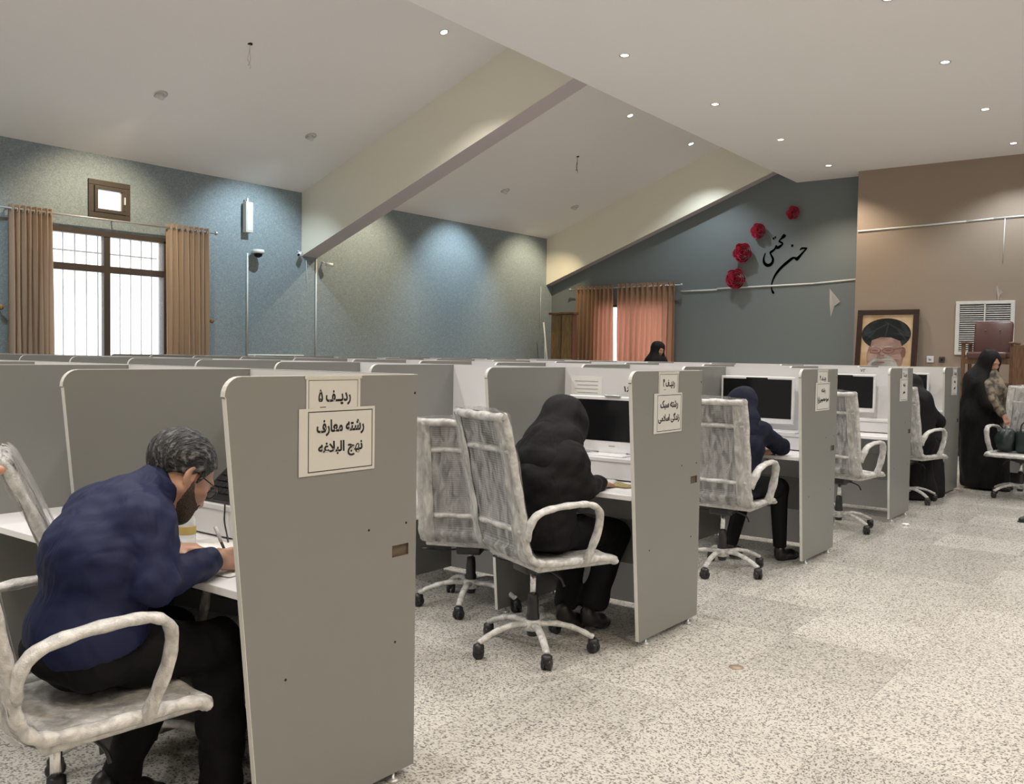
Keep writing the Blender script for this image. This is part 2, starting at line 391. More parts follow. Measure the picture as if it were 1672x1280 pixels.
for q in ((-hw, hw, 0, .07), (-hw, hw, h-.07, h), (-hw, -hw+.07, .07, h-.07), (hw-.07, hw, .07, h-.07)): box(bm, -.03, .08, *q, .006)
obj('window_frame', bm, 'brownframe', w)
bm = BM()
for q in ((-hw+.075, hw-.075, .075, .12), (-hw+.075, hw-.075, h-.12, h-.075), (-hw+.075, -hw+.12, .12, h-.12), (hw-.12, hw-.075, .12, h-.12)): box(bm, -.045, .03, *q, .005)
obj('sash', bm, 'brownframe', w)
bm = BM(); box(bm, -.01, -.004, -hw+.12, hw-.12, .12, h-.12); obj('pane', bm, 'frost', w)
bm = BM(); box(bm, -.07, -.045, -hw+.09, -hw+.105, h*.42, h*.62, .003); obj('window_handle', bm, 'bezel', w)
w = thing('window_4', None, None, ((FX0+FX1)/2, YF, FZ0), kind='structure')
hw = (FX1-FX0)/2; h = FZ1-FZ0
bm = BM()
for q in ((-hw, hw, 0, .05), (-hw, hw, h-.05, h), (-hw, -hw+.05, .05, h-.05), (hw-.05, hw, .05, h-.05), (-.03, .03, .05, h-.05)): box(bm, q[0], q[1], -.1, -.03, q[2], q[3])
obj('window_frame', bm, 'brownframe', w)
bm = BM(); box(bm, -hw+.05, hw-.05, -.07, -.065, .05, h-.05); obj('pane', bm, 'glass', w)

# ---------------------------------------------------------------- curtains
def curtain(name, label, a0, a1, z0, z1, wall, m, group, folds=7, amp=.05, seed=0):
    """wall 'x': hangs in the plane of the left wall, a is Y; wall 'y': a is X"""
    rnd = random.Random(seed); ph = [rnd.uniform(0, 6.28) for _ in range(4)]
    n = folds*10; rows = []
    base = (XW-.13) if wall == 'x' else (YF+.13)
    for j in range(13):
        t = j/12; z = z1 + (z0-z1)*t; row = []
        for i in range(n+1):
            s = i/n; a = a0 + (a1-a0)*s
            d = amp*(.75+.35*t)*math.sin(2*math.pi*folds*s + .6*math.sin(3*t+ph[0]) + .5*math.sin(5*s+ph[1])) + .012*math.sin(23*s+ph[2]+4*t)
            a += .012*math.sin(2*math.pi*folds*s*2+ph[3])*t
            row.append((base-d, a, z) if wall == 'x' else (a, base+d, z))
        rows.append(row)
    bm = BM(); sheet(bm, rows); o = obj(name, bm, m, None, True)
    cx = Vector((base, (a0+a1)/2, z1)) if wall == 'x' else Vector(((a0+a1)/2, base, z1))
    o.data.transform(Matrix.Translation(-cx)); o.location = cx
    tag(o, label, 'curtain', group)
    # eyelet rings
    for k in range(folds):
        s = (k+.5)/folds; a = a0+(a1-a0)*s
        bm = BM(); 
        if wall == 'x': lathe(bm, [(.02, -.004), (.032, -.004), (.032, .004), (.02, .004)], 10, (0, a-(a0+a1)/2, -.06), 'y', closed=True)
        else: lathe(bm, [(.02, -.004), (.032, -.004), (.032, .004), (.02, .004)], 10, (a-(a0+a1)/2, 0, -.06), 'x', closed=True)
        obj('eyelet', bm, 'alu', o)
    return o
curtain('curtain', 'pleated tan curtain left of the barred daylight window', -5.74, -5.20, .4, 3.15, 'x', 'curtain', 'tan curtains at the barred window', 8, .045, 1)
curtain('curtain', 'pleated tan curtain right of the barred window, next to the blue wall', -8.0, -7.33, .4, 3.17, 'x', 'curtain', 'tan curtains at the barred window', 8, .045, 2)
curtain('curtain', 'thin curtain glowing orange brown, left of the white gap of daylight', 10.12, 11.05, .35, 2.90, 'y', 'curtain2', 'backlit curtains on the far wall', 9, .05, 3)
curtain('curtain', 'thin curtain glowing salmon pink, right of the white gap of daylight', 8.68, 10.02, .35, 2.93, 'y', 'curtain2', 'backlit curtains on the far wall', 11, .05, 4)
def rod(label, p0, p1, rad=.014):
    o = thing('curtain_rod', label, 'curtain rod', p0); q = Vector(p1)-Vector(p0)
    bm = BM(); tube(bm, [(0, 0, 0), q], rad, 10); obj('pole', bm, 'alu', o, True)
    for e in (Vector((0, 0, 0)), q):
        bm = BM(); bmesh.ops.create_uvsphere(bm, u_segments=10, v_segments=6, radius=.03); bmesh.ops.translate(bm, vec=e, verts=bm.verts); obj('finial', bm, 'alu', o, True)
    for t in (.06, .5, .94):
        c = q*t; bm = BM()
        d = Vector((.13, 0, 0)) if abs(q.y) > abs(q.x) else Vector((0, -.13, 0))
        tube(bm, [c, c+d], .008, 6); obj('bracket', bm, 'alu', o)
rod('silver curtain rod above the barred window', (XW-.13, -5.05, 3.10), (XW-.13, -8.12, 3.12))
rod('silver curtain rod above the glowing orange and pink curtains', (8.55, YF+.13, 2.86), (11.22, YF+.13, 2.84))
for y, z, lb in ((-8.08, 1.84, 'round wooden curtain holdback knob right of the tan curtain'), (-5.13, 1.9, 'round wooden curtain holdback knob at the left picture edge')):
    bm = BM(); lathe(bm, [(.012, 0), (.012, -.07), (.03, -.08), (.034, -.095), (.02, -.108)], 12, (0, 0, 0), 'x'); o = obj('holdback_knob', bm, 'wood2', None, True); o.location = (XW, y, z)
    tag(o, lb, 'curtain holdback')

# ---------------------------------------------------------------- ceiling lamps
def lamp_spot(o, col, power, size, blend, rot, rad=.035, off=(0, 0, -.02)):
    l = bpy.data.lights.new('lamp_light', 'SPOT'); l.color = col; l.energy = power*3.0; l.spot_size = R(size); l.spot_blend = blend; l.shadow_soft_size = rad
    lo_ = bpy.data.objects.new('lamp_light', l); COL.objects.link(lo_); lo_.parent = o; lo_.location = off; lo_.rotation_euler = rot
def downlight(x, y, z, warm, label, slope=0.0, power=W_DOWN, group='recessed downlights in the flat ceiling', size=125):
    o = thing('ceiling_downlight', label, 'ceiling light', (x, y, z), 0, group); o.rotation_euler = (0, slope, 0)
    bm = BM(); lathe(bm, [(.044, .012), (.058, .012), (.058, -.008), (.044, -.004)], 20, closed=True); obj('trim_ring', bm, 'ring', o, True)
    bm = BM(); lathe(bm, [(.001, -.004), (.043, -.003), (.043, .004), (.001, .004)], 20); obj('lamp_face', bm, 'lampW' if warm == 1 else 'lampC' if warm == 0 else 'lampW', o)
    c = WARM if warm == 1 else COOL if warm == 0 else NEUT
    lamp_spot(o, c, power, size, .6, (0, -slope, 0))
    return o
flat = [  # x, y, warm, label
 (5.22, -8.77, 2, 'white downlight in the flat ceiling near its edge, above the second cream beam end'),
 (5.25, -11.11, 1, 'warm downlight second along the flat ceiling edge line'),
 (5.28, -13.44, 2, 'neutral downlight third along the flat ceiling edge line'),
 (5.31, -15.67, 1, 'warm downlight of the flat ceiling closest to the red paper roses'),
 (2.47, -8.75, 1, 'downlight cut by the top edge of the picture'),
 (2.47, -10.95, 0, 'bluish white downlight high at the right of the picture'),
 (2.49, -13.27, 2, 'white downlight at right, second of the line towards the taupe wall'),
 (2.52, -15.55, 0, 'bluish downlight at the right edge closest to the taupe wall')]
for x, y, wm, lb in flat: downlight(x, y, ZC, wm, lb)
for x in (5.2, 2.45, -.3, -2.6):
    for y in (-6.5, -4.2, -1.9, .4, 2.6):
        downlight(x, y, ZC, 2 if (x > 2 or y < -3) else 1, 'recessed downlight in the flat ceiling outside the picture', group='recessed downlights behind and beside the viewer')
for y in (-8.75, -10.95, -13.3, -15.5):
    downlight(-.3, y, ZC, 2, 'recessed downlight in the flat ceiling outside the picture', group='recessed downlights behind and beside the viewer')
SLA = math.atan(.365)
for x, y, wm, lb in ((7.81, -8.73, 2, 'bright downlight in the sloping ceiling left of the first cream beam'),
                     (7.87, -13.44, 1, 'warm downlight high in the far sloping ceiling bay beside the ceiling edge'),
                     (7.92, -15.77, 0, 'cool downlight low in the far sloping ceiling bay beside the ceiling edge')):
    downlight(x, y, zs(x), wm, lb, SLA, W_SLOPE, 'downlights in the sloping ceiling', 110)
for x, y in ((7.8, -6.4), (7.8, -4.0), (7.8, -1.6), (7.8, .8), (7.87, -11.1)):
    downlight(x, y, zs(x), 2, 'downlight in the sloping ceiling hidden from view', SLA, W_SLOPE, 'hidden downlights of the sloping ceiling', 110)
def gimbal(x, y, wm, label, ty=0.0, power=W_WASH, size=88):
    z = zs(x)
    o = thing('wall_washer_lamp', label, 'ceiling light', (x, y, z), 0, 'swivelling wall washer lamps'); o.rotation_euler = (0, SLA, 0)
    bm = BM(); lathe(bm, [(.06, .01), (.085, .01), (.085, -.008), (.06, -.006)], 20, closed=True); obj('trim_ring', bm, 'ring', o, True)
    hd = BM(); lathe(hd, [(.035, .02), (.055, -.01), (.055, -.05), (.046, -.052)], 16)
    h = obj('swivel_head', hd, 'vent', o, True); h.rotation_euler = (0, -SLA - R(38), 0)
    bm = BM(); lathe(bm, [(.001, -.046), (.045, -.046), (.045, -.05), (.001, -.05)], 16); e = obj('lamp_face', bm, 'lampW' if wm else 'lampC', h)
    tgt = Vector((XW, y+ty, 2.35)) - Vector((x, y, z-.05))
    rot = Matrix.Rotation(-SLA, 3, 'Y') @ tgt.to_track_quat('-Z', 'Y').to_matrix()
    lamp_spot(o, (1.0, .82, .56) if wm else (.74, .90, 1.0), power, size, .75, rot.to_euler(), .02, (0.0, 0, -.10))
gimbal(10.31, -6.39, 1, 'swivel lamp with warm glow in the left sloping ceiling above the curtained window')
gimbal(10.38, -8.79, 0, 'swivel lamp with cool glow in the left sloping ceiling above the column speaker')
gimbal(10.45, -11.15, 1, 'swivel lamp in the sloping ceiling hidden behind the first beam')
gimbal(10.53, -13.51, 0, 'swivel lamp with cool glow in the far sloping ceiling bay')
gimbal(10.51, -15.8, 1, 'swivel lamp with warm glow beside the second cream beam')
gimbal(10.3, -3.9, 0, 'swivel lamp in the sloping ceiling left of the picture')
# far wall washers from the flat ceiling (light only as the ceiling lamps give it)
def wires(x, y, label):
    z = zs(x); o = thing('hanging_wire', label, 'wire', (x, y, z))
    bm = BM(); lathe(bm, [(.03, .01), (.03, -.006), (.012, -.006)], 12); obj('junction_hole', bm, 'blackhole', o)
    for k, (dx, dy) in enumerate(((.0, .03), (.02, -.02))):
        bm = BM(); tube(bm, crom([(0, 0, 0), (dx*.3, dy*.2, -.08), (dx, dy, -.18), (dx*1.2, dy*(-.3), -.24), (0, 0, -.28+.04*k)], 4), .004, 5); obj('wire', bm, 'cream' if y > -10 else 'cable', o)
wires(9.05, -6.75, 'looped bare wire hanging from the left sloping ceiling')
wires(9.14, -13.8, 'bare black wires hanging from the far sloping ceiling bay')

# ---------------------------------------------------------------- wall fittings
def put(o, label, cat, loc, group=None):
    o.location = loc; return tag(o, label, cat, group)
s = thing('column_speaker', 'slim pale grey column loudspeaker on the blue wall', 'speaker', (XW, -8.72, 3.20))
bm = BM(); box(bm, -.12, -.03, -.065, .065, 0, .46, .012); obj('speaker_body', bm, 'cream', s)
bm = BM(); box(bm, -.126, -.119, -.05, .05, .03, .43, .003); obj('speaker_grille', bm, 'vent', s)
bm = BM(); box(bm, -.03, 0, -.02, .02, .1, .36); obj('bracket', bm, 'black', s)
bm = BM(); box(bm, -.09, -.05, .0, .03, .46, .52, .004); obj('bracket', bm, 'cream', s)
s = thing('dome_camera', 'white dome security camera below the column loudspeaker', 'camera', (XW, -8.86, 2.90))
bm = BM(); lathe(bm, [(.02, .06), (.085, .055), (.095, .03), (.095, 0), (.07, -.005)], 20, (-.14, 0, 0)); obj('camera_housing', bm, 'bezel', s, True)
bm = BM(); lathe(bm, [(.068, -.003), (.06, -.04), (.03, -.062), (.005, -.068)], 16, (-.14, 0, 0)); obj('dome', bm, 'screen', s, True)
bm = BM(); box(bm, -.12, 0, -.03, .03, .01, .05, .005); obj('mounting_arm', bm, 'bezel', s)
def bullet(label, loc, d):
    s = thing('bullet_camera', label, 'camera', loc)
    bm = BM(); tube(bm, [(0, 0, 0), Vector(d)*.13], .03, 12); obj('camera_housing', bm, 'bezel', s, True)
    bm = BM(); tube(bm, [Vector(d)*.13, Vector(d)*.135], .022, 12); obj('lens', bm, 'black', s)
    bm = BM(); tube(bm, [(0, 0, 0), (.10, 0, .05)], .012, 8); obj('bracket', bm, 'bezel', s)
bullet('small white camera on the near side of the first beam foot', (XW-.08, -9.74, 2.99), (-.5, .8, -.3))
bullet('small white camera on the far side of the first beam foot', (XW-.08, -10.25, 2.86), (-.6, -.75, -.1))
def conduit(label, pts, w=.02, m='pvc'):
    P = [Vector(p) for p in pts]; o = thing('cable_conduit', label, 'conduit', P[0])
    for a, b in zip(P[:-1], P[1:]):
        bm = BM(); tube(bm, [a-P[0], b-P[0]], w*.62, 4); obj('conduit_length', bm, m, o)
xw = XW-.012
conduit('white conduit running down from the dome camera and along the blue wall', [(xw, -8.76, 2.9), (xw, -8.76, 1.345), (xw, -9.85, 1.345)], .028)
conduit('white conduit running down from the first beam foot', [(xw, -10.11, 2.93), (xw, -10.11, 1.2)], .026)
conduit('thin white wire on the blue wall just left of the beam conduit', [(xw, -9.90, 2.9), (xw, -9.93, 2.45)], .007)
yw = YF+.012
conduit('white conduit across the grey blue wall below the roses', [(8.62, yw, 2.735), (7.85, yw, 2.745), (7.83, yw, 2.765), (5.95, yw, 2.80), (5.06, yw, 2.855)], .026)
yb = YB+.012
conduit('white conduit high across the taupe wall', [(5.02, yb, 3.64), (3.3, yb, 3.685), (2.9, yb, 3.70), (1.0, yb, 3.74)], .024)
conduit('thin white cable dropping from the conduit on the taupe wall', [(2.74, yb, 3.69), (2.75, yb, 3.0)], .012)
conduit('thin grey wire hanging on the far wall corner', [(XW-.02, YF+.45, 2.9), (XW-.02, YF+.45, 2.0)], .008)
# paper flags
for lb, x, y, z, s_, par in (('folded white paper pointing up on the grey blue wall', 5.60, YF, 2.16, 1.0, 0), ('folded white paper pinned above the slatted vent', 2.80, YB, 2.385, .45, 1)):
    bm = BM()
    v = [bm.verts.new(p) for p in ((.0, .01, 0), (.02, .05, .54*s_), (-.17*s_-.0, .03, .30*s_), (-.06*s_, .012, .22*s_), (.03*s_, .014, .30*s_))]
    bm.faces.new((v[0], v[1], v[3])); bm.faces.new((v[1], v[2], v[3])); bm.faces.new((v[0], v[1], v[4]))
    bmesh.ops.solidify(bm, geom=list(bm.faces), thickness=.002)
    o = obj('paper_flag', bm, 'paper2'); put(o, lb, 'paper', (x, y, z))
# roses
def rose(x, z, rad, label, seed):
    rnd = random.Random(seed); o = thing('paper_rose', label, 'flower', (x, YF, z), 0, 'crimson paper roses on the wall')
    for ring, (rr, n, hgt) in enumerate(((1.0, 6, 0), (.80, 5, 0), (.61, 5, 0), (.43, 4, 0), (.25, 3, 0))):
        for k in range(n):
            a0 = 2*math.pi*(k + rnd.uniform(-.2, .2) + ring*.5)/n; sp = 2*math.pi/n*.72
            rows = []
            for i in range(4):
                t = i/3; row = []
                for j in range(6):
                    s_ = j/5*2-1; a = a0+s_*sp
                    r0 = rad*rr*(.70+.30*t**.7)*(1-.16*s_*s_*t)+rad*.05*t*math.sin(5*a+seed)
                    d = rad*(.12+.22*(1-rr)+.42*t+.10*math.sin(3*s_+ring*2+k)*t)
                    row.append((r0*math.cos(a), d+rad*.1, r0*math.sin(a)))
                rows.append(row)
            bm = BM(); sheet(bm, rows, .003); obj('petal', bm, 'rose', o, True)
    bm = BM(); lathe(bm, [(rad*.3, 0), (rad*.25, rad*.2)], 12, (0, 0, 0), 'y'); obj('backing', bm, 'rose', o)
rose(6.33, 4.12, .13, 'smallest crimson paper rose, top right of the four', 1)
rose(6.99, 3.825, .155, 'crimson paper rose second from the top of the four', 2)
rose(7.285, 3.43, .195, 'shiny pink crimson paper rose third from the top of the four', 3)
rose(7.41, 2.935, .205, 'lowest and largest crimson paper rose, over the conduit', 4)
# wall calligraphy, brush strokes lying on the wall (x, z wall positions from points)
def wallpt(px, py):   # position on the far wall of a point of the lettering, lettering units
    u = 1160 + px/7.11; v = 320 + py/7.11
    d = _f*1504.46 + _r*(u-836) - _u*(v-640); t = YF/d.y
    return (d.x*t, 1.4227+d.z*t)
def stroke(bm, pts):
    P = [(*wallpt(a, b), w_) for a, b, w_ in pts]
    C = crom([(p[0], p[1], p[2]*.0016) for p in P], 5)
    V = []
    for i, c in enumerate(C):
        a = C[max(i-1, 0)]; b = C[min(i+1, len(C)-1)]; t = Vector((b.x-a.x, b.y-a.y)); t.normalize() if t.length > 0 else None
        nn = Vector((-t.y, t.x))*max(c.z, .002)
        V.append([(c.x+nn.x, 0, c.y+nn.y), (c.x-nn.x, 0, c.y-nn.y)])
    sheet(bm, V)
S1 = [[(868, 448, 16), (850, 470, 20), (820, 500, 9), (800, 528, 9), (828, 540, 10), (838, 560, 9), (800, 592, 16), (772, 602, 12), (766, 575, 7), (745, 620, 10), (702, 652, 13), (698, 668, 8), (716, 705, 12), (728, 735, 13), (718, 775, 15), (690, 800, 17), (655, 802, 18), (626, 775, 15), (620, 725, 10), (640, 660, 4)],
      [(726, 495, 13), (742, 492, 14)], [(748, 480, 12), (764, 478, 13)]]
S2 = [[(1128, 604, 5), (1095, 606, 9), (1062, 608, 10), (1040, 628, 5)],
      [(1118, 608, 9), (1085, 645, 10), (1045, 690, 14), (1005, 732, 18), (985, 718, 10), (955, 722, 14), (905, 760, 16), (840, 815, 15), (780, 880, 14), (740, 945, 11), (716, 1010, 8), (712, 1060, 7), (716, 1095, 8), (730, 1120, 14), (738, 1134, 5)],
      [(940, 575, 14), (962, 577, 14)]]
for strokes, lb in ((S1, 'upper left word of black Persian calligraphy beside the roses'), (S2, 'lower right word of black Persian calligraphy with a long tail')):
    bm = BM()
    for s_ in strokes: stroke(bm, s_)
    bmesh.ops.solidify(bm, geom=list(bm.faces), thickness=.006)
    o = obj('wall_lettering', bm, 'ink'); o.location = (0, YF+.008, 0); tag(o, lb, 'lettering', 'black calligraphy on the wall')
# wall outlet
for x, m_, lb in ((3.78, 'bezel', 'white square wall socket on the taupe wall'), (3.60, 'brownframe', 'dark wall socket right of the white one')):
    s = thing('wall_socket', lb, 'socket', (x, YB, 1.44)); w_ = .055 if m_ == 'bezel' else .045
    bm = BM(); box(bm, -w_, w_, 0, .02, -w_, w_, .006); obj('socket_plate', bm, m_, s)
    bm = BM(); lathe(bm, [(.022, .018), (.022, .0215), (.001, .0215)], 12, (0, 0, 0), 'y'); obj('socket_hole', bm, 'alu' if m_ == 'bezel' else 'blackhole', s)
# vent
v = thing('air_vent', 'white slatted air vent with two louvre columns on the taupe wall', 'vent', (2.98, YB, 1.52))
bm = BM()
for q in ((-.43, .43, 0, .05), (-.43, .43, .82, .87), (-.43, -.37, .05, .82), (.37, .43, .05, .82), (-.012, .012, .05, .82)): box(bm, q[0], q[1], 0, .035, q[2], q[3], .004)
obj('vent_frame', bm, 'vent', v)
bm = BM(); box(bm, -.37, .37, .001, .006, .05, .82); obj('vent_back', bm, 'ventdark', v)
for sx in (-1, 1):
    for k in range(22):
        z = .065+k*.0345
        bm = BM(); box(bm, min(sx*.016, sx*.366), max(sx*.016, sx*.366), .008, .03, z, z+.004, rot=Matrix.Rotation(R(-35), 3, 'X')); obj('louvre_slat', bm, 'vent', v)

# ---------------------------------------------------------------- text (Persian letters in their joined presentation forms)
FORMS = {'ا': (0xFE8D, 0xFE8E, None, None), 'ب': (0xFE8F, 0xFE90, 0xFE91, 0xFE92), 'ت': (0xFE95, 0xFE96, 0xFE97, 0xFE98), 'ج': (0xFE9D, 0xFE9E, 0xFE9F, 0xFEA0),
 'ح': (0xFEA1, 0xFEA2, 0xFEA3, 0xFEA4), 'د': (0xFEA9, 0xFEAA, None, None), 'ر': (0xFEAD, 0xFEAE, None, None), 'ز': (0xFEAF, 0xFEB0, None, None), 'س': (0xFEB1, 0xFEB2, 0xFEB3, 0xFEB4),
 'ش': (0xFEB5, 0xFEB6, 0xFEB7, 0xFEB8), 'ص': (0xFEB9, 0xFEBA, 0xFEBB, 0xFEBC), 'ع': (0xFEC9, 0xFECA, 0xFECB, 0xFECC), 'غ': (0xFECD, 0xFECE, 0xFECF, 0xFED0), 'ف': (0xFED1, 0xFED2, 0xFED3, 0xFED4),
 'ک': (0xFB8E, 0xFB8F, 0xFB90, 0xFB91), 'گ': (0xFB92, 0xFB93, 0xFB94, 0xFB95), 'ل': (0xFEDD, 0xFEDE, 0xFEDF, 0xFEE0), 'م': (0xFEE1, 0xFEE2, 0xFEE3, 0xFEE4), 'ن': (0xFEE5, 0xFEE6, 0xFEE7, 0xFEE8),
 'ه': (0xFEE9, 0xFEEA, 0xFEEB, 0xFEEC), 'و': (0xFEED, 0xFEEE, None, None), 'ی': (0xFBFC, 0xFBFD, 0xFBFE, 0xFBFF), 'ظ': (0xFEC5, 0xFEC6, 0xFEC7, 0xFEC8), 'ـ': (0x640,)*4, 'ﻻ': (0xFEFB, 0xFEFC, None, None)}
def shape(s):
    s = s.replace('لا', 'ﻻ'); out = []
    for i, c in enumerate(s):
        if c not in FORMS: out.append(c); continue
        prev = i > 0 and s[i-1] in FORMS and FORMS[s[i-1]][2] is not None
        nxt = i < len(s)-1 and s[i+1] in FORMS and FORMS[c][2] is not None
        f = FORMS[c]; k = f[3] if (prev and nxt) else f[1] if prev else f[2] if nxt else f[0]
        out.append(chr(k))
    r = ''.join(reversed(out)); return r.translate({40: 41, 41: 40})
def text_mesh(s, width, height=None, bold=0.012, raw=False):
    c = bpy.data.curves.new('t', 'FONT'); c.body = s if raw else shape(s); c.size = 1; c.offset = bold; c.align_x = 'CENTER'; c.extrude = .002; c.resolution_u = 2
    o = bpy.data.objects.new('t', c); COL.objects.link(o)
    me = bpy.data.meshes.new_from_object(o.evaluated_get(bpy.context.evaluated_depsgraph_get())); bpy.data.objects.remove(o)
    xs = [v.co.x for v in me.vertices]; ys = [v.co.y for v in me.vertices]
    if not xs: return me
    cx, cy = (min(xs)+max(xs))/2, (min(ys)+max(ys))/2; sx = width/(max(xs)-min(xs)); sy = sx if height is None else height/(max(ys)-min(ys))
    for v in me.vertices: v.co = ((v.co.x-cx)*sx, (v.co.y-cy)*sy, v.co.z*.3)
    me.materials.clear(); return me
def text_on(parent, s, width, height, at, name='printed_text', normal='-X', raw=False, bold=.012, m='ink'):
    """at: local position; text faces -X (reads along -Y) or +Y"""
    me = text_mesh(s, width, height, bold, raw)
    if normal == '-X': me.transform(Matrix(((0, 0, -1, 0), (-1, 0, 0, 0), (0, 1, 0, 0), (0, 0, 0, 1))))
    else: me.transform(Matrix(((-1, 0, 0, 0), (0, 0, 1, 0), (0, 1, 0, 0), (0, 0, 0, 1))))
    o = link(name, me, m, parent); o.location = at; return o

# ---------------------------------------------------------------- study booths
P = 0.873; HP = 1.350; TH = .018
ROW = {1: (2.231, -11.036), 2: (2.2235, -8.996), 3: (2.2157, -6.8426), 4: (2.1912, -4.5405), 5: (2.1231, -2.2523)}
def panel_outline():
    o = [(0.0, .03), (.632, .03), (.7495, HP-.06)]
    c = (.754-.055, HP-.055)
    for k in range(0, 7):
        a = R(k*15); o.append((c[0]+.055*math.cos(a), c[1]+.055*math.sin(a)))
    o.append((0.0, HP)); return o
OUT = panel_outline(); HOLE = [(.035, .752), (.112, .752), (.112, .791), (.035, .791)]
me_panel = prism([OUT, HOLE], TH-.001, 'YZ'); me_panel.materials.append(M['panel'])
me_plain = prism([OUT], TH-.001, 'YZ'); me_plain.materials.append(M['panel'])
def band_mesh():
    bm = BM(); pts = OUT[1:]; rows = []
    for a, b in pts:
        n = Vector((a-.35, b-.7)).normalized(); rows.append([(-TH/2, a, b), (TH/2, a, b)])
    V = [[bm.verts.new(p) for p in r] for r in rows]; fs = []
    for i in range(len(V)-1): fs.append(bm.faces.new((V[i][0], V[i][1], V[i+1][1], V[i+1][0])))
    bmesh.ops.recalc_face_normals(bm, faces=fs); bmesh.ops.solidify(bm, geom=fs, thickness=.0016)
    bmesh.ops.translate(bm, vec=(0, .0006, .0009), verts=bm.verts)
    me = bpy.data.meshes.new('edge_band'); bm.to_mesh(me); bm.free(); me.materials.append(M['edge']); return me
me_band = band_mesh()
def mk(bm, name, m):
    bmesh.ops.recalc_face_normals(bm, faces=bm.faces); me = bpy.data.meshes.new(name); bm.to_mesh(me); bm.free(); me.materials.append(M[m]); return me
bm = BM(); lathe(bm, [(.022, 0), (.022, .006), (.012, .010), (.006, .012), (.006, .034), (.001, .034)], 14); me_foot = mk(bm, 'levelling_foot', 'alu')
for pl in me_foot.polygons: pl.use_smooth = True
XI = P - TH  # inner width
bm = BM(); box(bm, 0, XI, .0, TH, .03, HP-.001); me_back = mk(bm, 'back_panel', 'white')
bm = BM(); box(bm, 0, XI, 0, TH, HP, HP+.0015); me_backband = mk(bm, 'edge_band', 'edge')
bm = BM(); box(bm, 0, XI, TH, .69, .725, .75, .003); me_desk = mk(bm, 'desktop', 'white')
bm = BM(); box(bm, 0, XI, .33, .348, .335, .565, .001); me_mod = mk(bm, 'modesty_panel', 'panel')
bm = BM(); box(bm, 0, XI, TH, .285, .851, .870, .002); me_rtop = mk(bm, 'riser_shelf', 'white')
bm = BM(); box(bm, .012, XI-.012, .262, .278, .757, .849, .002); me_rfront = mk(bm, 'riser_front', 'white')
ORD = ['at the aisle', 'second from the aisle', 'third from the aisle', 'fourth from the aisle', 'fifth from the aisle', 'sixth from the aisle', 'seventh from the aisle', 'eighth from the aisle', 'ninth from the aisle', 'tenth from the aisle']
RN = {5: 'nearest row', 4: 'second nearest row', 3: 'middle row', 2: 'second farthest row', 1: 'farthest full row'}
NB = {5: 5, 4: 10, 3: 10, 2: 10, 1: 9}
def L2(name, me, parent, loc=(0, 0, 0)):
    o = bpy.data.objects.new(name, me); COL.objects.link(o); o.parent = parent; o.location = loc; return o
def booth(x, y, label, group, first, last):
    b = thing('study_booth', label, 'study booth', (x, y, 0), 0, group)
    L2('side_panel', me_panel if first else me_plain, b); L2('edge_band', me_band, b)
    for yy in (.09, .55): L2('levelling_foot', me_foot, b, (0, yy, 0))
    for nm, m_ in (('back_panel', me_back), ('edge_band', me_backband), ('desktop', me_desk), ('modesty_panel', me_mod), ('riser_shelf', me_rtop), ('riser_front', me_rfront)): L2(nm, m_, b, (TH/2, 0, 0))
    if last:
        L2('side_panel', me_plain, b, (P, 0, 0)); L2('edge_band', me_band, b, (P, 0, 0))
        for yy in (.09, .55): L2('levelling_foot', me_foot, b, (P, yy, 0))
    if first:
        for a, c in ((.217, .858), (.048, .859), (.094, .47), (.544, .467), (.012, 1.289)):
            bm = BM(); lathe(bm, [(.004, -.0002), (.004, -.0012), (.0005, -.0012)], 8, (-TH/2+.0006, a, c), 'x'); obj('screw_hole', bm, 'blackhole', b)
        bm = BM()
        for q in ((.035, .112, .7505, .7535), (.035, .112, .7895, .7925), (.0335, .0365, .752, .791), (.1105, .1135, .752, .791)): box(bm, -TH/2+.001, TH/2-.001, *q)
        obj('hole_lining', bm, 'chip', b)
        bm = BM(); box(bm, 0, .006, .035, .112, .752, .791); obj('hole_cover', bm, 'chip', b)
    return b
booths = {}
for r in (5, 4, 3, 2, 1):
    X0, Y0 = ROW[r]
    for n in range(NB[r]):
        booths[(r, n)] = booth(X0+P*n, Y0, 'grey and white study booth in the %s, %s' % (RN[r], ORD[n]), 'study booths of the %s' % RN[r], n == 0, n == NB[r]-1)
for n in range(2):
    booth(8.70+P*n, -13.05, 'grey and white study booth of the short last row by the rear window, %s' % ('open end' if n == 0 else 'wall end'), 'study booths of the short last row', False, n == 1)

# signs on the row ends: papers at (y offset, z)
SIGN = {5: ('ردیــف ۵', ['رشته معارف', 'نهج البلاغه'], (-1.778, -1.992, 1.2, 1.349), (-1.750, -2.054, 1.054, 1.253)),
        4: ('ردیــف ۴', ['رشته سبک', 'زندگی اسلامی'], (-4.054, -4.262, 1.2, 1.345), (-4.008, -4.305, 1.040, 1.239)),
        3: ('ردیــف ۳', ['رشته', 'سیره معصومین(ع)'], (-6.408, -6.625, 1.2, 1.344), (-6.374, -6.668, 1.056, 1.255)),
        2: ('ردیــف ۲', ['رشته', 'مفاهیم'], (-8.62, -8.81, 1.2, 1.345), (-8.556, -8.82, 1.056, 1.256)),
        1: ('ردیــف ۱', ['رشته', 'تفسیر'], (-10.66, -10.85, 1.2, 1.345), (-10.60, -10.87, 1.056, 1.256))}
def frame_lines(bm, y0, y1, z0, z1, w_, x):
    ya, yb_ = max(y0, y1), min(y0, y1)
    for q in ((yb_, ya, z0, z0+w_), (yb_, ya, z1-w_, z1), (yb_, yb_+w_, z0, z1), (ya-w_, ya, z0, z1)): box(bm, x-.0003, x+.0001, *q)
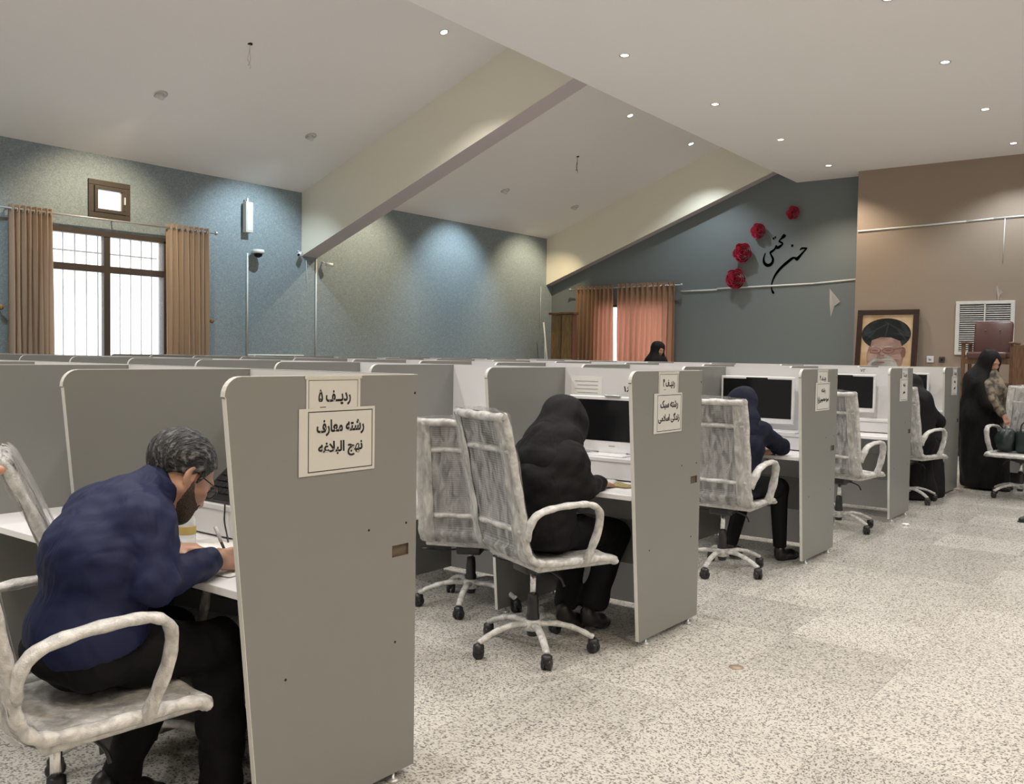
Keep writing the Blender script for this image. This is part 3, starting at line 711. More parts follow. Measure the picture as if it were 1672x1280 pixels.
for r, (t1, t2, A, B) in SIGN.items():
    X0, Y0 = ROW[r]; xs = X0-TH/2
    o = thing('paper_sign', 'small paper row sign reading %s above the larger sign, %s end' % (t1.replace('ـ', ''), RN[r]), 'sign', (xs, (A[0]+A[1])/2, A[2]), 0, 'small row number signs')
    hw_ = (A[0]-A[1])/2; hh = A[3]-A[2]
    bm = BM(); box(bm, -.0012, -.0002, -hw_, hw_, 0, hh); obj('paper_sheet', bm, 'paper', o)
    bm = BM(); frame_lines(bm, hw_-.008, -hw_+.010, .02, hh-.012, .0016, -.0013); obj('printed_border', bm, 'ink', o)
    text_on(o, t1, hw_*1.2, .050, (-.0016, -.003, .085), bold=.028)
    bm = BM(); box(bm, -.0017, -.0013, hw_-.075, hw_-.052, .055, .057); obj('printed_underline', bm, 'ink', o)
    bm = BM(); box(bm, -.0022, -.0016, -hw_-.006, hw_+.006, hh-.009, hh+.003); obj('tape_strip', bm, 'tape', o)
    o = thing('paper_sign', 'larger bordered paper sign reading %s, %s end' % (' '.join(t2), RN[r]), 'sign', (xs, (B[0]+B[1])/2, B[2]), 0, 'larger field of study signs')
    hw_ = (B[0]-B[1])/2; hh = B[3]-B[2]
    bm = BM(); box(bm, -.0026, -.0016, -hw_, hw_, 0, hh); obj('paper_sheet', bm, 'paper', o)
    bm = BM(); frame_lines(bm, hw_-.034, -hw_+.010, .009, hh-.009, .0028, -.0027); obj('printed_border', bm, 'ink', o)
    long_ = max(len(t2[0]), len(t2[1])) > 12
    for k, t in enumerate(t2):
        wd = hw_*2*(.60 if k == 0 else (.56 if r == 5 else .72)) if len(t) > 6 else hw_*2*.26
        text_on(o, t, wd*1.05, .050 if len(t) > 6 else .038, (-.0031, -.010, hh*(.70-.33*k)), bold=.028)

# ---------------------------------------------------------------- monitors and desk items
def monitor(r, n, label, variant=0, dx=.53):
    X0, Y0 = ROW[r]; x = X0+P*n+dx; y = Y0+.125
    o = thing('desktop_computer', label, 'computer', (x, y, .870), 0, 'all in one computers in the booths')
    W2, z0, z1 = .2725, .097, .392
    if variant == 1: z0, z1 = .075, .305
    bm = BM(); box(bm, -W2-.018, W2+.018, -.03, .0, z0-.04 if variant == 0 else .014, z1+.020, .006); obj('computer_body', bm, 'bezel', o)
    bm = BM(); box(bm, -W2, W2, 0, .003, z0, z1, .001)
    if variant == 0: box(bm, -.085, .085, 0, .004, z1-.01, z1+.010, .004)
    obj('screen', bm, 'screen', o)
    bm = BM(); box(bm, -.09, .09, -.025, -.004, .006, z0, .003); obj('stand_neck', bm, 'bezel', o)
    bm = BM(); box(bm, -.13, .13, -.08, .10, 0, .007, .003); obj('stand_foot', bm, 'bezel', o)
    if variant == 1:
        bm = BM(); box(bm, -.02, .02, 0, .0015, z0-.03, z0-.024); obj('badge', bm, 'alu', o)
        bm = BM(); box(bm, -.05, .05, -.02, .012, z1+.020, z1+.028, .003); obj('webcam_cover', bm, 'alu', o)
    return o
monitor(4, 0, 'white computer with a black screen behind the woman in the black hood', 1, .47)
monitor(3, 0, 'large black screened computer facing the dark navy hooded woman', 0, .56)
monitor(2, 0, 'black screened computer in the fourth aisle booth with an empty chair', 0, .58)
monitor(1, 0, 'black screened computer in the farthest aisle booth', 0, .58)
for r, n in ((5, 1), (3, 1), (2, 1)):
    monitor(r, n, 'computer in the second booth of the %s, hidden by the partition' % RN[r], 0, .5)
def cable(label, pts, rad=.0035, m='cable'):
    P0 = Vector(pts[0]); bm = BM(); tube(bm, crom([Vector(p)-P0 for p in pts], 5), rad, 6); o = obj('cable', bm, m, None, True); o.location = P0; return tag(o, label, 'cable')
for r, nm in ((3, 'middle row'), (2, 'second farthest row')):
    X0, Y0 = ROW[r]
    for k in (0, 1):
        if r == 2 and k: continue
        x = X0+.50+.09*k
        cable('short black cable loop under the computer of the %s, %s' % (nm, 'left one' if k == 0 and r == 3 else 'nearer the partition'), [(x, Y0+.10, .935), (x-.01, Y0+.13, .93), (x-.02, Y0+.15, .90), (x, Y0+.16, .876)], .003)
# desk objects of the nearest row
X5, Y5 = ROW[5]
k = thing('keyboard', 'black keyboard leaning back on the white riser shelf, nearest booth', 'keyboard', (2.745, -1.985, .8765)); k.rotation_euler = (R(52), 0, 0)
bm = BM(); box(bm, -.21, .21, -.008, .008, 0, .20, .004); obj('keyboard_case', bm, 'black', k)
for i in range(14):
    for j in range(5):
        bm = BM(); box(bm, -.195+i*.028, -.195+i*.028+.024, .007, .013, .03+j*.029, .03+j*.029+.025, .002); obj('key', bm, 'black', k)
cable('black cable hanging from the leaning keyboard', [(2.77, -1.965, .885), (2.755, -1.955, .865), (2.75, -1.95, .82), (2.72, -1.94, .775), (2.70, -1.93, .757)], .003)
b = thing('water_bottle', 'small clear plastic water bottle with gold cap and gold label', 'bottle', (2.803, -1.835, .75))
bm = BM(); lathe(bm, [(.028, 0), (.031, .004), (.031, .02), (.029, .024), (.031, .028), (.031, .075), (.029, .09), (.014, .118), (.012, .122), (.012, .13)], 20); obj('bottle_body', bm, 'water', b, True)
bm = BM(); lathe(bm, [(.0314, .036), (.0318, .037), (.0318, .064), (.0314, .065)], 20, closed=True); obj('bottle_label', bm, 'gold', b, True)
bm = BM(); lathe(bm, [(.0145, .128), (.0145, .144), (.012, .146)], 16); obj('bottle_cap', bm, 'gold', b, True)
def paper(label, loc, rz, w_=.21, h_=.297, m='paper2', n=1, lines=True):
    o = thing('paper_sheet' if n == 1 else 'paper_stack', label, 'paper', loc, rz)
    for i in range(n):
        bm = BM(); a = i*.07
        rows = [[(-w_/2+w_*s/4, -h_/2+h_*t/4, .0006+.0018*i+.002*math.sin(s*1.3+t+i)**2) for s in range(5)] for t in range(5)]
        sheet(bm, rows, .0006); s_ = obj('sheet', bm, m, o); s_.rotation_euler = (0, 0, a)
    if lines:
        bm = BM()
        for j in range(12): box(bm, -w_/2+.02, w_/2-.02-(.02 if j % 3 == 0 else 0), h_/2-.03-j*.02, h_/2-.0285-j*.02, .0035+.0018*(n-1), .0037+.0018*(n-1))
        obj('printed_lines', bm, 'alu', o, False)['kind'] = 'stuff'
    return o
paper('white exam sheet under the hands of the man in navy', (2.45, -1.72, .7515), .15, .30, .21)
paper('loose white sheet beside the water bottle', (2.66, -1.87, .7515), -.3, .21, .15, lines=False)
bm = BM()
for i in range(5):
    a = i*1.3; v = [bm.verts.new((.02*math.cos(a), .02*math.sin(a), .004+.01*i)), bm.verts.new((.035*math.cos(a+.7), .035*math.sin(a+.7), .01)), bm.verts.new((.02*math.cos(a+1.3), .02*math.sin(a+1.3), .03))]
    bm.faces.new(v)
bmesh.ops.solidify(bm, geom=list(bm.faces), thickness=.002)
o = obj('crumpled_wrapper', bm, 'green'); put(o, 'crumpled green snack wrapper left of the water bottle', 'wrapper', (2.90, -1.80, .751))
# second nearest row, woman's desk
paper('stack of white exam papers under the hooded woman hand', (2.58, -4.10, .7515), .35, .21, .27, n=3)
bm = BM()
rng = random.Random(5); vv = [[bm.verts.new((-.06+.03*i, -.05+.025*j, .004+.02*rng.random()*(1 if 0 < i < 4 and 0 < j < 4 else .2))) for i in range(5)] for j in range(5)]
for i in range(4):
    for j in range(4): bm.faces.new((vv[j][i], vv[j][i+1], vv[j+1][i+1], vv[j+1][i]))
bmesh.ops.solidify(bm, geom=list(bm.faces), thickness=.003)
o = obj('snack_wrapper', bm, 'food'); put(o, 'cream and gold snack wrapper by the papers of the hooded woman', 'wrapper', (2.40, -4.09, .752))
bm = BM(); box(bm, -.105, .105, 0, .0012, 0, .16)
o = thing('notice_sheet', 'wrinkled white notice taped on the white back panel above the computer', 'paper', (2.905, ROW[4][1]+TH+.0005, 1.14)); obj('paper_sheet', bm, 'paper2', o)
bm = BM()
for j in range(6): box(bm, -.08, .08-.02*(j % 2), .0013, .0018, .13-j*.022, .134-j*.022)
obj('printed_lines', bm, 'alu', o)['kind'] = 'stuff'
for r, t, x, z in ((4, '۶۱', 2.63, 1.235), (3, '۳۰', 2.30, 1.31), (2, '۲۷', 2.66, 1.318)):
    o = thing('booth_number', 'white slip with the booth number %s on the back panel of the %s' % (t, RN[r]), 'sign', (x, ROW[r][1]+TH+.0004, z), 0, 'booth number slips')
    bm = BM(); box(bm, -.05, .05, 0, .001, -.028, .028); obj('paper_sheet', bm, 'white', o)
    text_on(o, t, .045, .032, (0, .0014, 0), 'printed_number', '+Y')
# grey mouse / small things on desks and riser shelves
def mouse(label, loc, rz=0):
    o = thing('computer_mouse', label, 'mouse', loc, rz)
    bm = BM(); bmesh.ops.create_uvsphere(bm, u_segments=14, v_segments=8, radius=1); bmesh.ops.transform(bm, matrix=Matrix.Diagonal((.03, .055, .03, 1)), verts=bm.verts)
    bmesh.ops.bisect_plane(bm, geom=list(bm.verts)+list(bm.edges)+list(bm.faces), plane_co=(0, 0, 0), plane_no=(0, 0, 1), clear_inner=True); bmesh.ops.holes_fill(bm, edges=bm.edges)
    obj('mouse_shell', bm, 'bezel', o, True)
    bm = BM(); lathe(bm, [(.006, -.003), (.006, .003)], 10, (0, -.03, .025), 'x'); obj('scroll_wheel', bm, 'alu', o)
def keyb(label, loc, rz=0):
    o = thing('keyboard', label, 'keyboard', loc, rz)
    bm = BM(); box(bm, -.21, .21, -.065, .065, 0, .014, .004); obj('keyboard_case', bm, 'bezel', o)
    bm = BM()
    for i in range(14):
        for j in range(5): box(bm, -.195+i*.028, -.171+i*.028, -.055+j*.022, -.036+j*.022, .014, .018)
    obj('keys', bm, 'bezel', o)['kind'] = 'stuff'
mouse('white mouse on the riser shelf of the farthest aisle booth', (2.50, ROW[1][1]+.22, .8705), .8)
mouse('white mouse on the desk of the second farthest row', (2.62, ROW[2][1]+.36, .7505), 1.2)
keyb('white keyboard on the desk of the second farthest row', (2.83, ROW[2][1]+.42, .7505), .05)
keyb('white keyboard on the riser shelf of the middle row', (2.62, ROW[3][1]+.215, .8705), .0)
bm = BM(); box(bm, -.12, .12, -.09, .09, 0, .05, .02)
for v_ in bm.verts: v_.co.z += .03*math.exp(-((v_.co.x-.02)/.07)**2)*(1 if v_.co.z > .02 else 0)
o = obj('folded_scarf', bm, 'leather' if False else 'mesh', None, True); put(o, 'dark grey folded cloth on the desk of the farthest aisle booth', 'cloth', (2.42, ROW[1][1]+.45, .7505))

# ---------------------------------------------------------------- office chair
def chair_master():
    o = thing('office_chair', '', 'chair', (0, 0, 0)); W2 = .235
    side = [(.312, 1.148), (.298, 1.128), (.262, .98), (.232, .83), (.205, .70), (.19, .60), (.178, .54), (.15, .495), (.10, .475), (0, .468), (-.12, .468), (-.22, .470), (-.285, .462), (-.31, .445)]
    path = crom([(0, a, b) for a, b in side], 4)
    rnd = random.Random(3)
    for sx in (-1, 1):
        bm = BM(); rr = [(.017*(1+.14*math.sin(i*1.7+sx)+.1*rnd.random()), .024*(1+.10*math.sin(i*1.1)+.1*rnd.random())) for i in range(len(path))]
        tube(bm, [(sx*W2, p.y, p.z) for p in path], rr, 10, up=(1, 0, 0)); obj('side_frame', bm, 'wrap', o, True)
    # mesh back and seat sling, one sheet each
    def sling(i0, i1, name, m, off=0.0, wob=0.0, inset=0.0, thick=.004):
        rows = []
        for i in range(i0, i1):
            p = path[i]; row = []
            q = path[min(i+1, len(path)-1)]; pr = path[max(i-1, 0)]; t = (q-pr).normalized(); nn = Vector((0, t.z, -t.y))
            for k in range(13):
                s_ = k/12*2-1; sag = .028*(1-s_*s_)
                d = nn*(sag*(.6 if p.z > .55 else -.5) + off + wob*(math.sin(k*1.9+i*.8)+.7*math.sin(k*3.1-i*1.3)))
                row.append((s_*(W2-inset), p.y+d.y, p.z+d.z))
            rows.append(row)
        bm = BM(); sheet(bm, rows, thick); return obj(name, bm, m, o, True)
    n = len(path)
    sling(1, 30, 'back_mesh', 'mesh'); sling(30, n-1, 'seat_mesh', 'mesh')
    sling(2, 30, 'back_film', 'film', -.026, .003, -.012, .001)
    sling(2, 30, 'front_film', 'film', .022, .003, -.012, .001)
    for sx in (-1, 1):
        for nm, of, w0 in (('edge_film', -.022, .165), ('edge_film', .016, .185)):
            rows = []
            for i in range(1, 31):
                p = path[i]; q_ = path[i+1]; t_ = (q_-path[i-1]).normalized(); nn = Vector((0, t_.z, -t_.y))
                rows.append([(sx*(w0+(W2+.01-w0)*k/4), p.y+nn.y*(of*(1 if k < 3 else .6)+.003*math.sin(i*.9+k)), p.z+nn.z*(of+.003*math.sin(i*1.3+k*2))) for k in range(5)])
            bm = BM(); sheet(bm, rows, .001); obj(nm, bm, 'film2', o, True)
    bm = BM(); box(bm, -W2, W2, -.305, .12, .435, .468, .012)
    for v_ in bm.verts: v_.co.z += .006*math.sin(v_.co.x*40)+.004*math.sin(v_.co.y*55)
    obj('seat_pad', bm, 'wrap', o, True)
    for (y, z, rd) in ((.306, 1.140, .024), (.266, .99, .017), (.196, .625, .017), (-.305, .452, .024)):
        bm = BM(); pts = [(-W2+W2*2*k/16, y+.003*math.sin(k*1.1), z+.002*math.sin(k*1.3)) for k in range(17)]
        tube(bm, pts, [(rd*(1+.06*math.sin(k*1.2)), rd*(.85+.06*math.cos(k*1.0))) for k in range(17)], 10); obj('cross_bar', bm, 'wrap', o, True)
    for sx in (-1, 1):
        ar = crom([(sx*.245, .185, .60), (sx*.275, .185, .665), (sx*.285, .15, .712), (sx*.288, .06, .735), (sx*.288, -.06, .742), (sx*.288, -.135, .735), (sx*.286, -.178, .70), (sx*.28, -.178, .62), (sx*.268, -.15, .53), (sx*.255, -.125, .462)], 4)
        rr = [(.015*(1+.12*math.sin(i*1.9)), .027*(1+.08*math.sin(i*1.3+1))) for i in range(len(ar))]
        bm = BM(); tube(bm, ar, rr, 10, up=(1, 0, 0.001)); obj('armrest', bm, 'wrap', o, True)
    bm = BM(); box(bm, -.07, .07, -.10, .08, .385, .432, .01); obj('tilt_mechanism', bm, 'black', o, True)
    bm = BM(); lathe(bm, [(.03, -.05), (.035, -.02), (.035, .05), (.03, .06)], 12, (.0, -.02, .40), 'x'); obj('tension_knob', bm, 'black', o, True)
    bm = BM(); tube(bm, crom([(.06, .02, .405), (.15, .05, .40), (.21, .06, .405)], 4), .005, 6); tube(bm, [(.20, .058, .405), (.27, .07, .41)], (.012, .006), 8); obj('height_lever', bm, 'black', o, True)
    bm = BM(); tube(bm, crom([(-.06, -.04, .40), (-.13, -.07, .37), (-.15, -.08, .33)], 4), .006, 6); obj('tilt_lever', bm, 'black', o, True)
    bm = BM(); lathe(bm, [(.016, .25), (.016, .39)], 14); obj('gas_lift', bm, 'chrome', o, True)
    bm = BM(); lathe(bm, [(.026, .07), (.03, .09), (.033, .17), (.028, .18), (.028, .22), (.024, .27), (.018, .275)], 16); obj('gas_lift_cover', bm, 'black', o, True)
    bm = BM(); lathe(bm, [(.03, .095), (.045, .10), (.046, .14), (.032, .15)], 18); obj('base_hub', bm, 'wrap', o, True)
    for k in range(5):
        a = R(90+72*k); c, s_ = math.cos(a), math.sin(a)
        pts = crom([(r_*c, r_*s_, z) for r_, z in ((.035, .128), (.12, .132), (.21, .112), (.275, .082), (.292, .074))], 4)
        bm = BM(); tube(bm, pts, [(.021-.005*i/len(pts), .014*(1+.12*math.sin(i*2))) for i in range(len(pts))], 8); obj('base_leg', bm, 'wrap', o, True)
        cs = thing('caster', None, None, (.293*c, .293*s_, .027), a+R(60))
        cs.parent = o
        for sd in (-1, 1):
            bm = BM(); lathe(bm, [(.012, sd*.005), (.027, sd*.006), (.027, sd*.020), (.02, sd*.024), (.001, sd*.024)], 16, (0, 0, 0), 'x'); obj('caster_wheel', bm, 'black', cs, True)
        bm = BM(); lathe(bm, [(.028, .0), (.026, .035), (.012, .045)], 12, (0, 0, 0)); obj('caster_hood', bm, 'black', cs, True)
    return o
CH = chair_master()
chairs = [
 ((2.434, -1.199), -5.4, 'plastic wrapped grey mesh chair with the man in navy sitting on it'),
 ((2.885, -1.745), -23.8, 'plastic wrapped chair at the left edge, mostly cut off, next to the man'),
 ((2.572, -3.565), -23.1, 'plastic wrapped chair turned aside under the woman in the black hood'),
 ((3.309, -3.98), 27.4, 'plastic wrapped chair half hidden behind the nearest grey panel'),
 ((2.574, -5.718), 2.9, 'plastic wrapped chair seen from behind with the dark navy hooded woman'),
 ((2.475, -7.801), -6.3, 'empty plastic wrapped chair in the second farthest row'),
 ((2.443, -9.80), -15.8, 'plastic wrapped chair of the seated figure in the farthest row'),
 ((1.578, -10.856), 169.7, 'plastic wrapped chair facing the viewer with dark bags on its seat'),
 ((3.30, -9.95), 12.0, 'plastic wrapped chair in the farthest row seen through the gap between panels')]
for i, ((x, y), a, lb) in enumerate(chairs):
    if i == 0: c = CH; c.location = (x, y, 0); c.rotation_euler = (0, 0, R(a)); c['label'] = lb; c['group'] = 'plastic wrapped office chairs'
    else:
        c = dup(CH, (x, y, 0), R(a), lb, 'plastic wrapped office chairs')
        if i == 3:   # lowered on its gas lift, armrests under the desk
            for ch in [q for q in SC.objects if q.parent == c]:
                if ch.name.split('.')[0] in ('side_frame', 'back_mesh', 'seat_mesh', 'back_film', 'front_film', 'edge_film', 'seat_pad', 'cross_bar', 'armrest', 'tilt_mechanism', 'tension_knob', 'height_lever', 'tilt_lever'):
                    ch.location.z = -.085
        if i == 1:   # this one is reclined on its tilt mechanism
            for ch in [q for q in SC.objects if q.parent == c]:
                if ch.name.split('.')[0] in ('side_frame', 'back_mesh', 'seat_mesh', 'back_film', 'front_film', 'edge_film', 'seat_pad', 'cross_bar', 'armrest'):
                    ch.matrix_basis = Matrix.Translation((0, 0, .43)) @ Matrix.Rotation(R(-11), 4, 'X') @ Matrix.Translation((0, 0, -.43))

# ---------------------------------------------------------------- things by the far walls
t = thing('wooden_armchair', 'brown wooden armchair with maroon leather back raised on a cabinet', 'chair', (2.66, -15.35, 1.10), R(180))
bm = BM(); box(bm, -.26, .26, -.06, .06, .36, .92, .04, rot=Matrix.Rotation(R(-10), 3, 'X')); obj('padded_back', bm, 'leather', t, True)
for x in (-.1, .1):
    for z in (.70,):
        bm = BM(); bmesh.ops.create_uvsphere(bm, u_segments=8, v_segments=6, radius=.014); bmesh.ops.translate(bm, vec=(x, -.075, z+.08), verts=bm.verts); obj('button', bm, 'leather', t, True)
bm = BM(); box(bm, -.27, .27, -.50, .02, .36, .46, .03); obj('padded_seat', bm, 'leather', t, True)
for sx in (-1, 1):
    bm = BM(); box(bm, sx*.32-.035, sx*.32+.035, -.48, .10, .575, .605, .012); obj('armrest', bm, 'wood', t, True)
    for yy in (-.42, .05):
        bm = BM(); box(bm, sx*.32-.025, sx*.32+.025, yy-.025, yy+.025, 0, .58, .005); obj('leg', bm, 'wood', t)
    bm = BM(); box(bm, sx*.32-.015, sx*.32+.015, -.42, .05, .30, .35); obj('side_rail', bm, 'wood', t)
bm = BM(); box(bm, -.32, .32, -.44, -.41, .28, .36); obj('front_rail', bm, 'wood', t)
# local +y of the armchair is its back side; turned by 180 degrees it faces the room
t = thing('wooden_cabinet', 'dark brown wooden cabinet carrying the maroon armchair', 'cabinet', (2.66, -15.3, 0))
bm = BM(); box(bm, -.5, .5, -.35, .35, .08, 1.07, .004); obj('cabinet_body', bm, 'wood', t)
bm = BM(); box(bm, -.53, .53, -.38, .38, 1.07, 1.10, .005); obj('cabinet_top', bm, 'wood', t)
for sx in (-1, 1):
    bm = BM(); box(bm, sx*.25-.235, sx*.25+.235, .35, .368, .12, 1.04, .004); d_ = obj('cabinet_door', bm, 'wood', t)
    bm = BM(); box(bm, sx*.04-.008, sx*.04+.008, .368, .385, .5, .62, .003); obj('handle', bm, 'alu', d_)
bm = BM(); box(bm, -.45, .45, -.3, .3, 0, .08); obj('plinth', bm, 'black', t)
# tall brown board beside the armchair
t = thing('upright_board', 'tall brown chipboard panel standing right of the maroon armchair', 'board', (2.20, -14.80, 0))
bm = BM(); box(bm, -.14, .10, -.015, .015, 0, 1.66, .003); obj('board_face', bm, 'wood', t)
bm = BM(); box(bm, -.16, -.12, -.03, .03, 0, 1.70, .003); obj('board_post', bm, 'wood', t)
# white counter behind the standing woman
t = thing('reception_counter', 'long white topped grey counter behind the standing woman', 'counter', (1.35, -12.2, 0))
bm = BM(); box(bm, -1.9, 1.02, -.3, .3, .885, .925, .004); obj('counter_top', bm, 'edge', t)
bm = BM(); box(bm, -1.86, .98, .22, .24, .14, .885); obj('front_panel', bm, 'panel', t)
for x in (-1.85, -.45, .97):
    bm = BM(); box(bm, x-.012, x+.012, -.28, .22, .1, .885); obj('upright', bm, 'panel', t)
bm = BM(); box(bm, -1.82, .94, -.22, .18, 0, .14); obj('plinth', bm, 'black', t)
# stand and portrait
t = thing('low_cabinet', 'low brown cabinet under the framed portrait, hidden behind the booths', 'cabinet', (4.5, -16.05, 0))
bm = BM(); box(bm, -.6, .6, -.25, .25, .05, .92, .004); obj('cabinet_body', bm, 'wood', t)
bm = BM(); box(bm, -.62, .62, -.27, .27, .92, .95, .004); obj('cabinet_top', bm, 'wood', t)
bm = BM(); box(bm, -.55, .55, -.2, .2, 0, .05); obj('plinth', bm, 'black', t)
M['pback'] = mat('portrait_sand', (.50, .34, .19), .5); _n = noise_bump(M['pback'], 4, .0, .001); mix_col(M['pback'], _n.outputs['Fac'], (.46, .28, .14), (.62, .46, .30), .35, .65)
M['pskin'] = mat('portrait_skin', (.56, .36, .30), .5); M['pskin2'] = mat('portrait_skin_shade', (.40, .21, .18), .5)
M['pbeard'] = mat('portrait_grey_beard', (.60, .56, .52), .5); M['pturban'] = mat('portrait_black_turban', (.022, .026, .028), .5); M['pfold'] = mat('portrait_turban_fold', (.06, .068, .07), .5)
M['pline'] = mat('portrait_red_line', (.28, .05, .05), .5); M['pframe'] = mat('dark_walnut_frame', (.035, .018, .012), .3)
t = thing('framed_portrait', 'dark framed portrait print of a bearded person in black turban and glasses', 'picture', (4.46, -16.22, .95)); t.rotation_euler = (R(6.5), 0, 0)
pw, ph_ = .50, 1.33
bm = BM()
for q in ((-pw, pw, 0, .085), (-pw, pw, ph_-.085, ph_), (-pw, -pw+.085, .085, ph_-.085), (pw-.085, pw, .085, ph_-.085)): box(bm, q[0], q[1], -.02, .025, q[2], q[3], .006)
obj('picture_frame', bm, 'pframe', t)
bm = BM(); box(bm, -pw+.08, pw-.08, -.01, .0, .08, ph_-.08); obj('print_backing', bm, 'pback', t)
def blob(cx, cz, rx, rz, y, m, name='printed_shape', a0=0, a1=360, pts=None, tilt=0):
    bm = BM(); ct, st = math.cos(R(tilt)), math.sin(R(tilt))
    P_ = pts if pts else [(cx+rx*math.cos(R(a0+(a1-a0)*k/32))*ct-rz*math.sin(R(a0+(a1-a0)*k/32))*st, cz+rx*math.cos(R(a0+(a1-a0)*k/32))*st+rz*math.sin(R(a0+(a1-a0)*k/32))*ct) for k in range(32 if a1-a0 == 360 else 33)]
    P_ = [(a*1.2, max((b-.95)*1.2+.95, .082)) for a, b in P_]
    f = bm.faces.new([bm.verts.new((-(a), y, b)) for a, b in P_]); bmesh.ops.solidify(bm, geom=[f], thickness=.0006); obj(name, bm, m, t)
# coordinates: +a to the right of the print
blob(0, 0, 0, 0, .0010, 'pturban', pts=[(-.40, .08), (.40, .08), (.41, .25), (.30, .36), (.12, .42), (-.16, .42), (-.32, .34), (-.41, .22)], name='printed_robe')
blob(-.01, .60, .25, .30, .0016, 'pskin', 'printed_face')
blob(.235, .66, .035, .075, .0018, 'pskin2', 'printed_ear')
blob(-.035, .43, .21, .20, .0022, 'pbeard', 'printed_beard')
blob(-.04, .565, .115, .035, .0028, 'pbeard', 'printed_moustache', tilt=-4)
blob(-.06, .515, .055, .012, .0034, 'pskin2', 'printed_mouth')
blob(-.065, .615, .05, .055, .0034, 'pskin', 'printed_nose'); blob(-.065, .585, .055, .016, .0030, 'pskin2', 'printed_nose_shade')
blob(-.145, .685, .045, .014, .0037, 'pskin2', 'printed_eye'); blob(.035, .69, .045, .014, .0037, 'pskin2', 'printed_eye')
blob(-.145, .735, .06, .009, .0037, 'pbeard', 'printed_brow'); blob(.035, .74, .065, .009, .0037, 'pbeard', 'printed_brow', tilt=4)
blob(-.01, .92, .335, .225, .0026, 'pturban', 'printed_turban'); blob(0, 0, 0, 0, .0030, 'pskin', pts=[(-.215, .73), (-.20, .83), (-.08, .875), (.06, .872), (.19, .82), (.225, .70), (.19, .64), (-.19, .64), (-.225, .70)], name='printed_forehead')
for kx, kz, rx, tl in ((-.12, 1.0, .17, 28), (.10, 1.02, .16, -30), (.0, .98, .10, 80), (.19, .93, .12, -50), (-.2, .92, .11, 48)):
    blob(kx, kz, rx, .010, .0034, 'pfold', 'printed_fold', tilt=tl)
for cx in (-.145, .035):
    bm = BM(); tube(bm, [(-(cx+.075*math.cos(a_))*1.2, .0042, .632+.046*math.sin(a_)) for a_ in [2*math.pi*k/20 for k in range(21)]], .0028, 5); obj('printed_glasses', bm, 'pline', t)
bm = BM(); tube(bm, [(-.13, .0042, .65), (-.28, .0042, .69)], .004, 5); tube(bm, [(.084, .0042, .638), (.048, .0042, .638)], .003, 5); obj('printed_glasses', bm, 'pline', t)
# wooden stands in the far corner and the leaning white stick
for x, y, w_, lb in ((11.04, -16.05, .24, 'yellow brown wooden stand with dark cap in the corner, left one'), (10.74, -16.0, .24, 'yellow brown wooden stand with dark cap beside the orange curtain, right one')):
    t = thing('wooden_stand', lb, 'stand', (x, y, 0), R(10))
    bm = BM(); box(bm, -w_/2, w_/2, -.09, .09, .06, 2.26, .006); obj('stand_board', bm, 'wood2', t)
    bm = BM(); box(bm, -w_/2-.05, w_/2+.05, -.13, .13, 2.26, 2.31, .008); obj('stand_cap', bm, 'wood', t)
    bm = BM(); box(bm, -.2, .2, -.2, .2, 0, .06, .006); obj('stand_base', bm, 'wood', t)
    bm = BM(); box(bm, -w_/2-.012, -w_/2+.012, -.1, .1, .06, 2.26); obj('edge_strip', bm, 'wood', t)
bm = BM(); tube(bm, [(0, 0, 0), (.12, .32-.1, 2.12)], .016, 8); o = obj('white_stick', bm, 'pvc', None, True); put(o, 'white stick leaning into the far left corner', 'stick', (11.45, -16.48, 0))
bm = BM(); tube(bm, [(0, 0, 0), (.05, .0, 1.9)], .008, 6); o = obj('thin_rod', bm, 'pvc', None, True); put(o, 'thin pale rod beside the leaning white stick', 'stick', (11.62, -16.45, 0))
# bags on the chair that faces the viewer
bx, by = 1.60, -10.88
t = thing('plastic_bag', 'clear crumpled plastic bag with a dark cloth in it on the chair seat', 'bag', (bx+.12, by+.02, .472))
bm = BM(); bmesh.ops.create_icosphere(bm, subdivisions=3, radius=1)
for v_ in bm.verts:
    c = v_.co; k_ = 1+.16*math.sin(7*c.x+3*c.z)*math.cos(6*c.y+4*c.z); c *= k_; c.x *= .11; c.y *= .10; c.z = max(c.z*.13+.12, 0)
obj('bag_body', bm, 'bag', t, True)
bm = BM()
for k_ in range(6):
    a = k_*1.05; v1 = bm.verts.new((.02*math.cos(a), .02*math.sin(a), .22)); v2 = bm.verts.new((.07*math.cos(a+.3), .07*math.sin(a+.3), .30+.03*math.sin(a*3))); v3 = bm.verts.new((.05*math.cos(a+1), .05*math.sin(a+1), .27)); bm.faces.new((v1, v2, v3))
bmesh.ops.solidify(bm, geom=list(bm.faces), thickness=.002); obj('bag_top', bm, 'film', t)
t = thing('handbag', 'dark green handbag on the chair at the right picture edge', 'bag', (bx-.09, by+.03, .472))
bm = BM(); box(bm, -.12, .12, -.08, .08, 0, .25, .035); obj('bag_body', bm, 'bag', t, True)
bm = BM(); tube(bm, crom([(-.07, .08, .2), (-.06, .09, .3), (0, .09, .34), (.06, .09, .3), (.07, .08, .2)], 5), .007, 6); obj('handle', bm, 'baghandle', t, True)
bm = BM(); box(bm, -.02, .02, .082, .09, .10, .16, .004); obj('buckle', bm, 'gold', t)
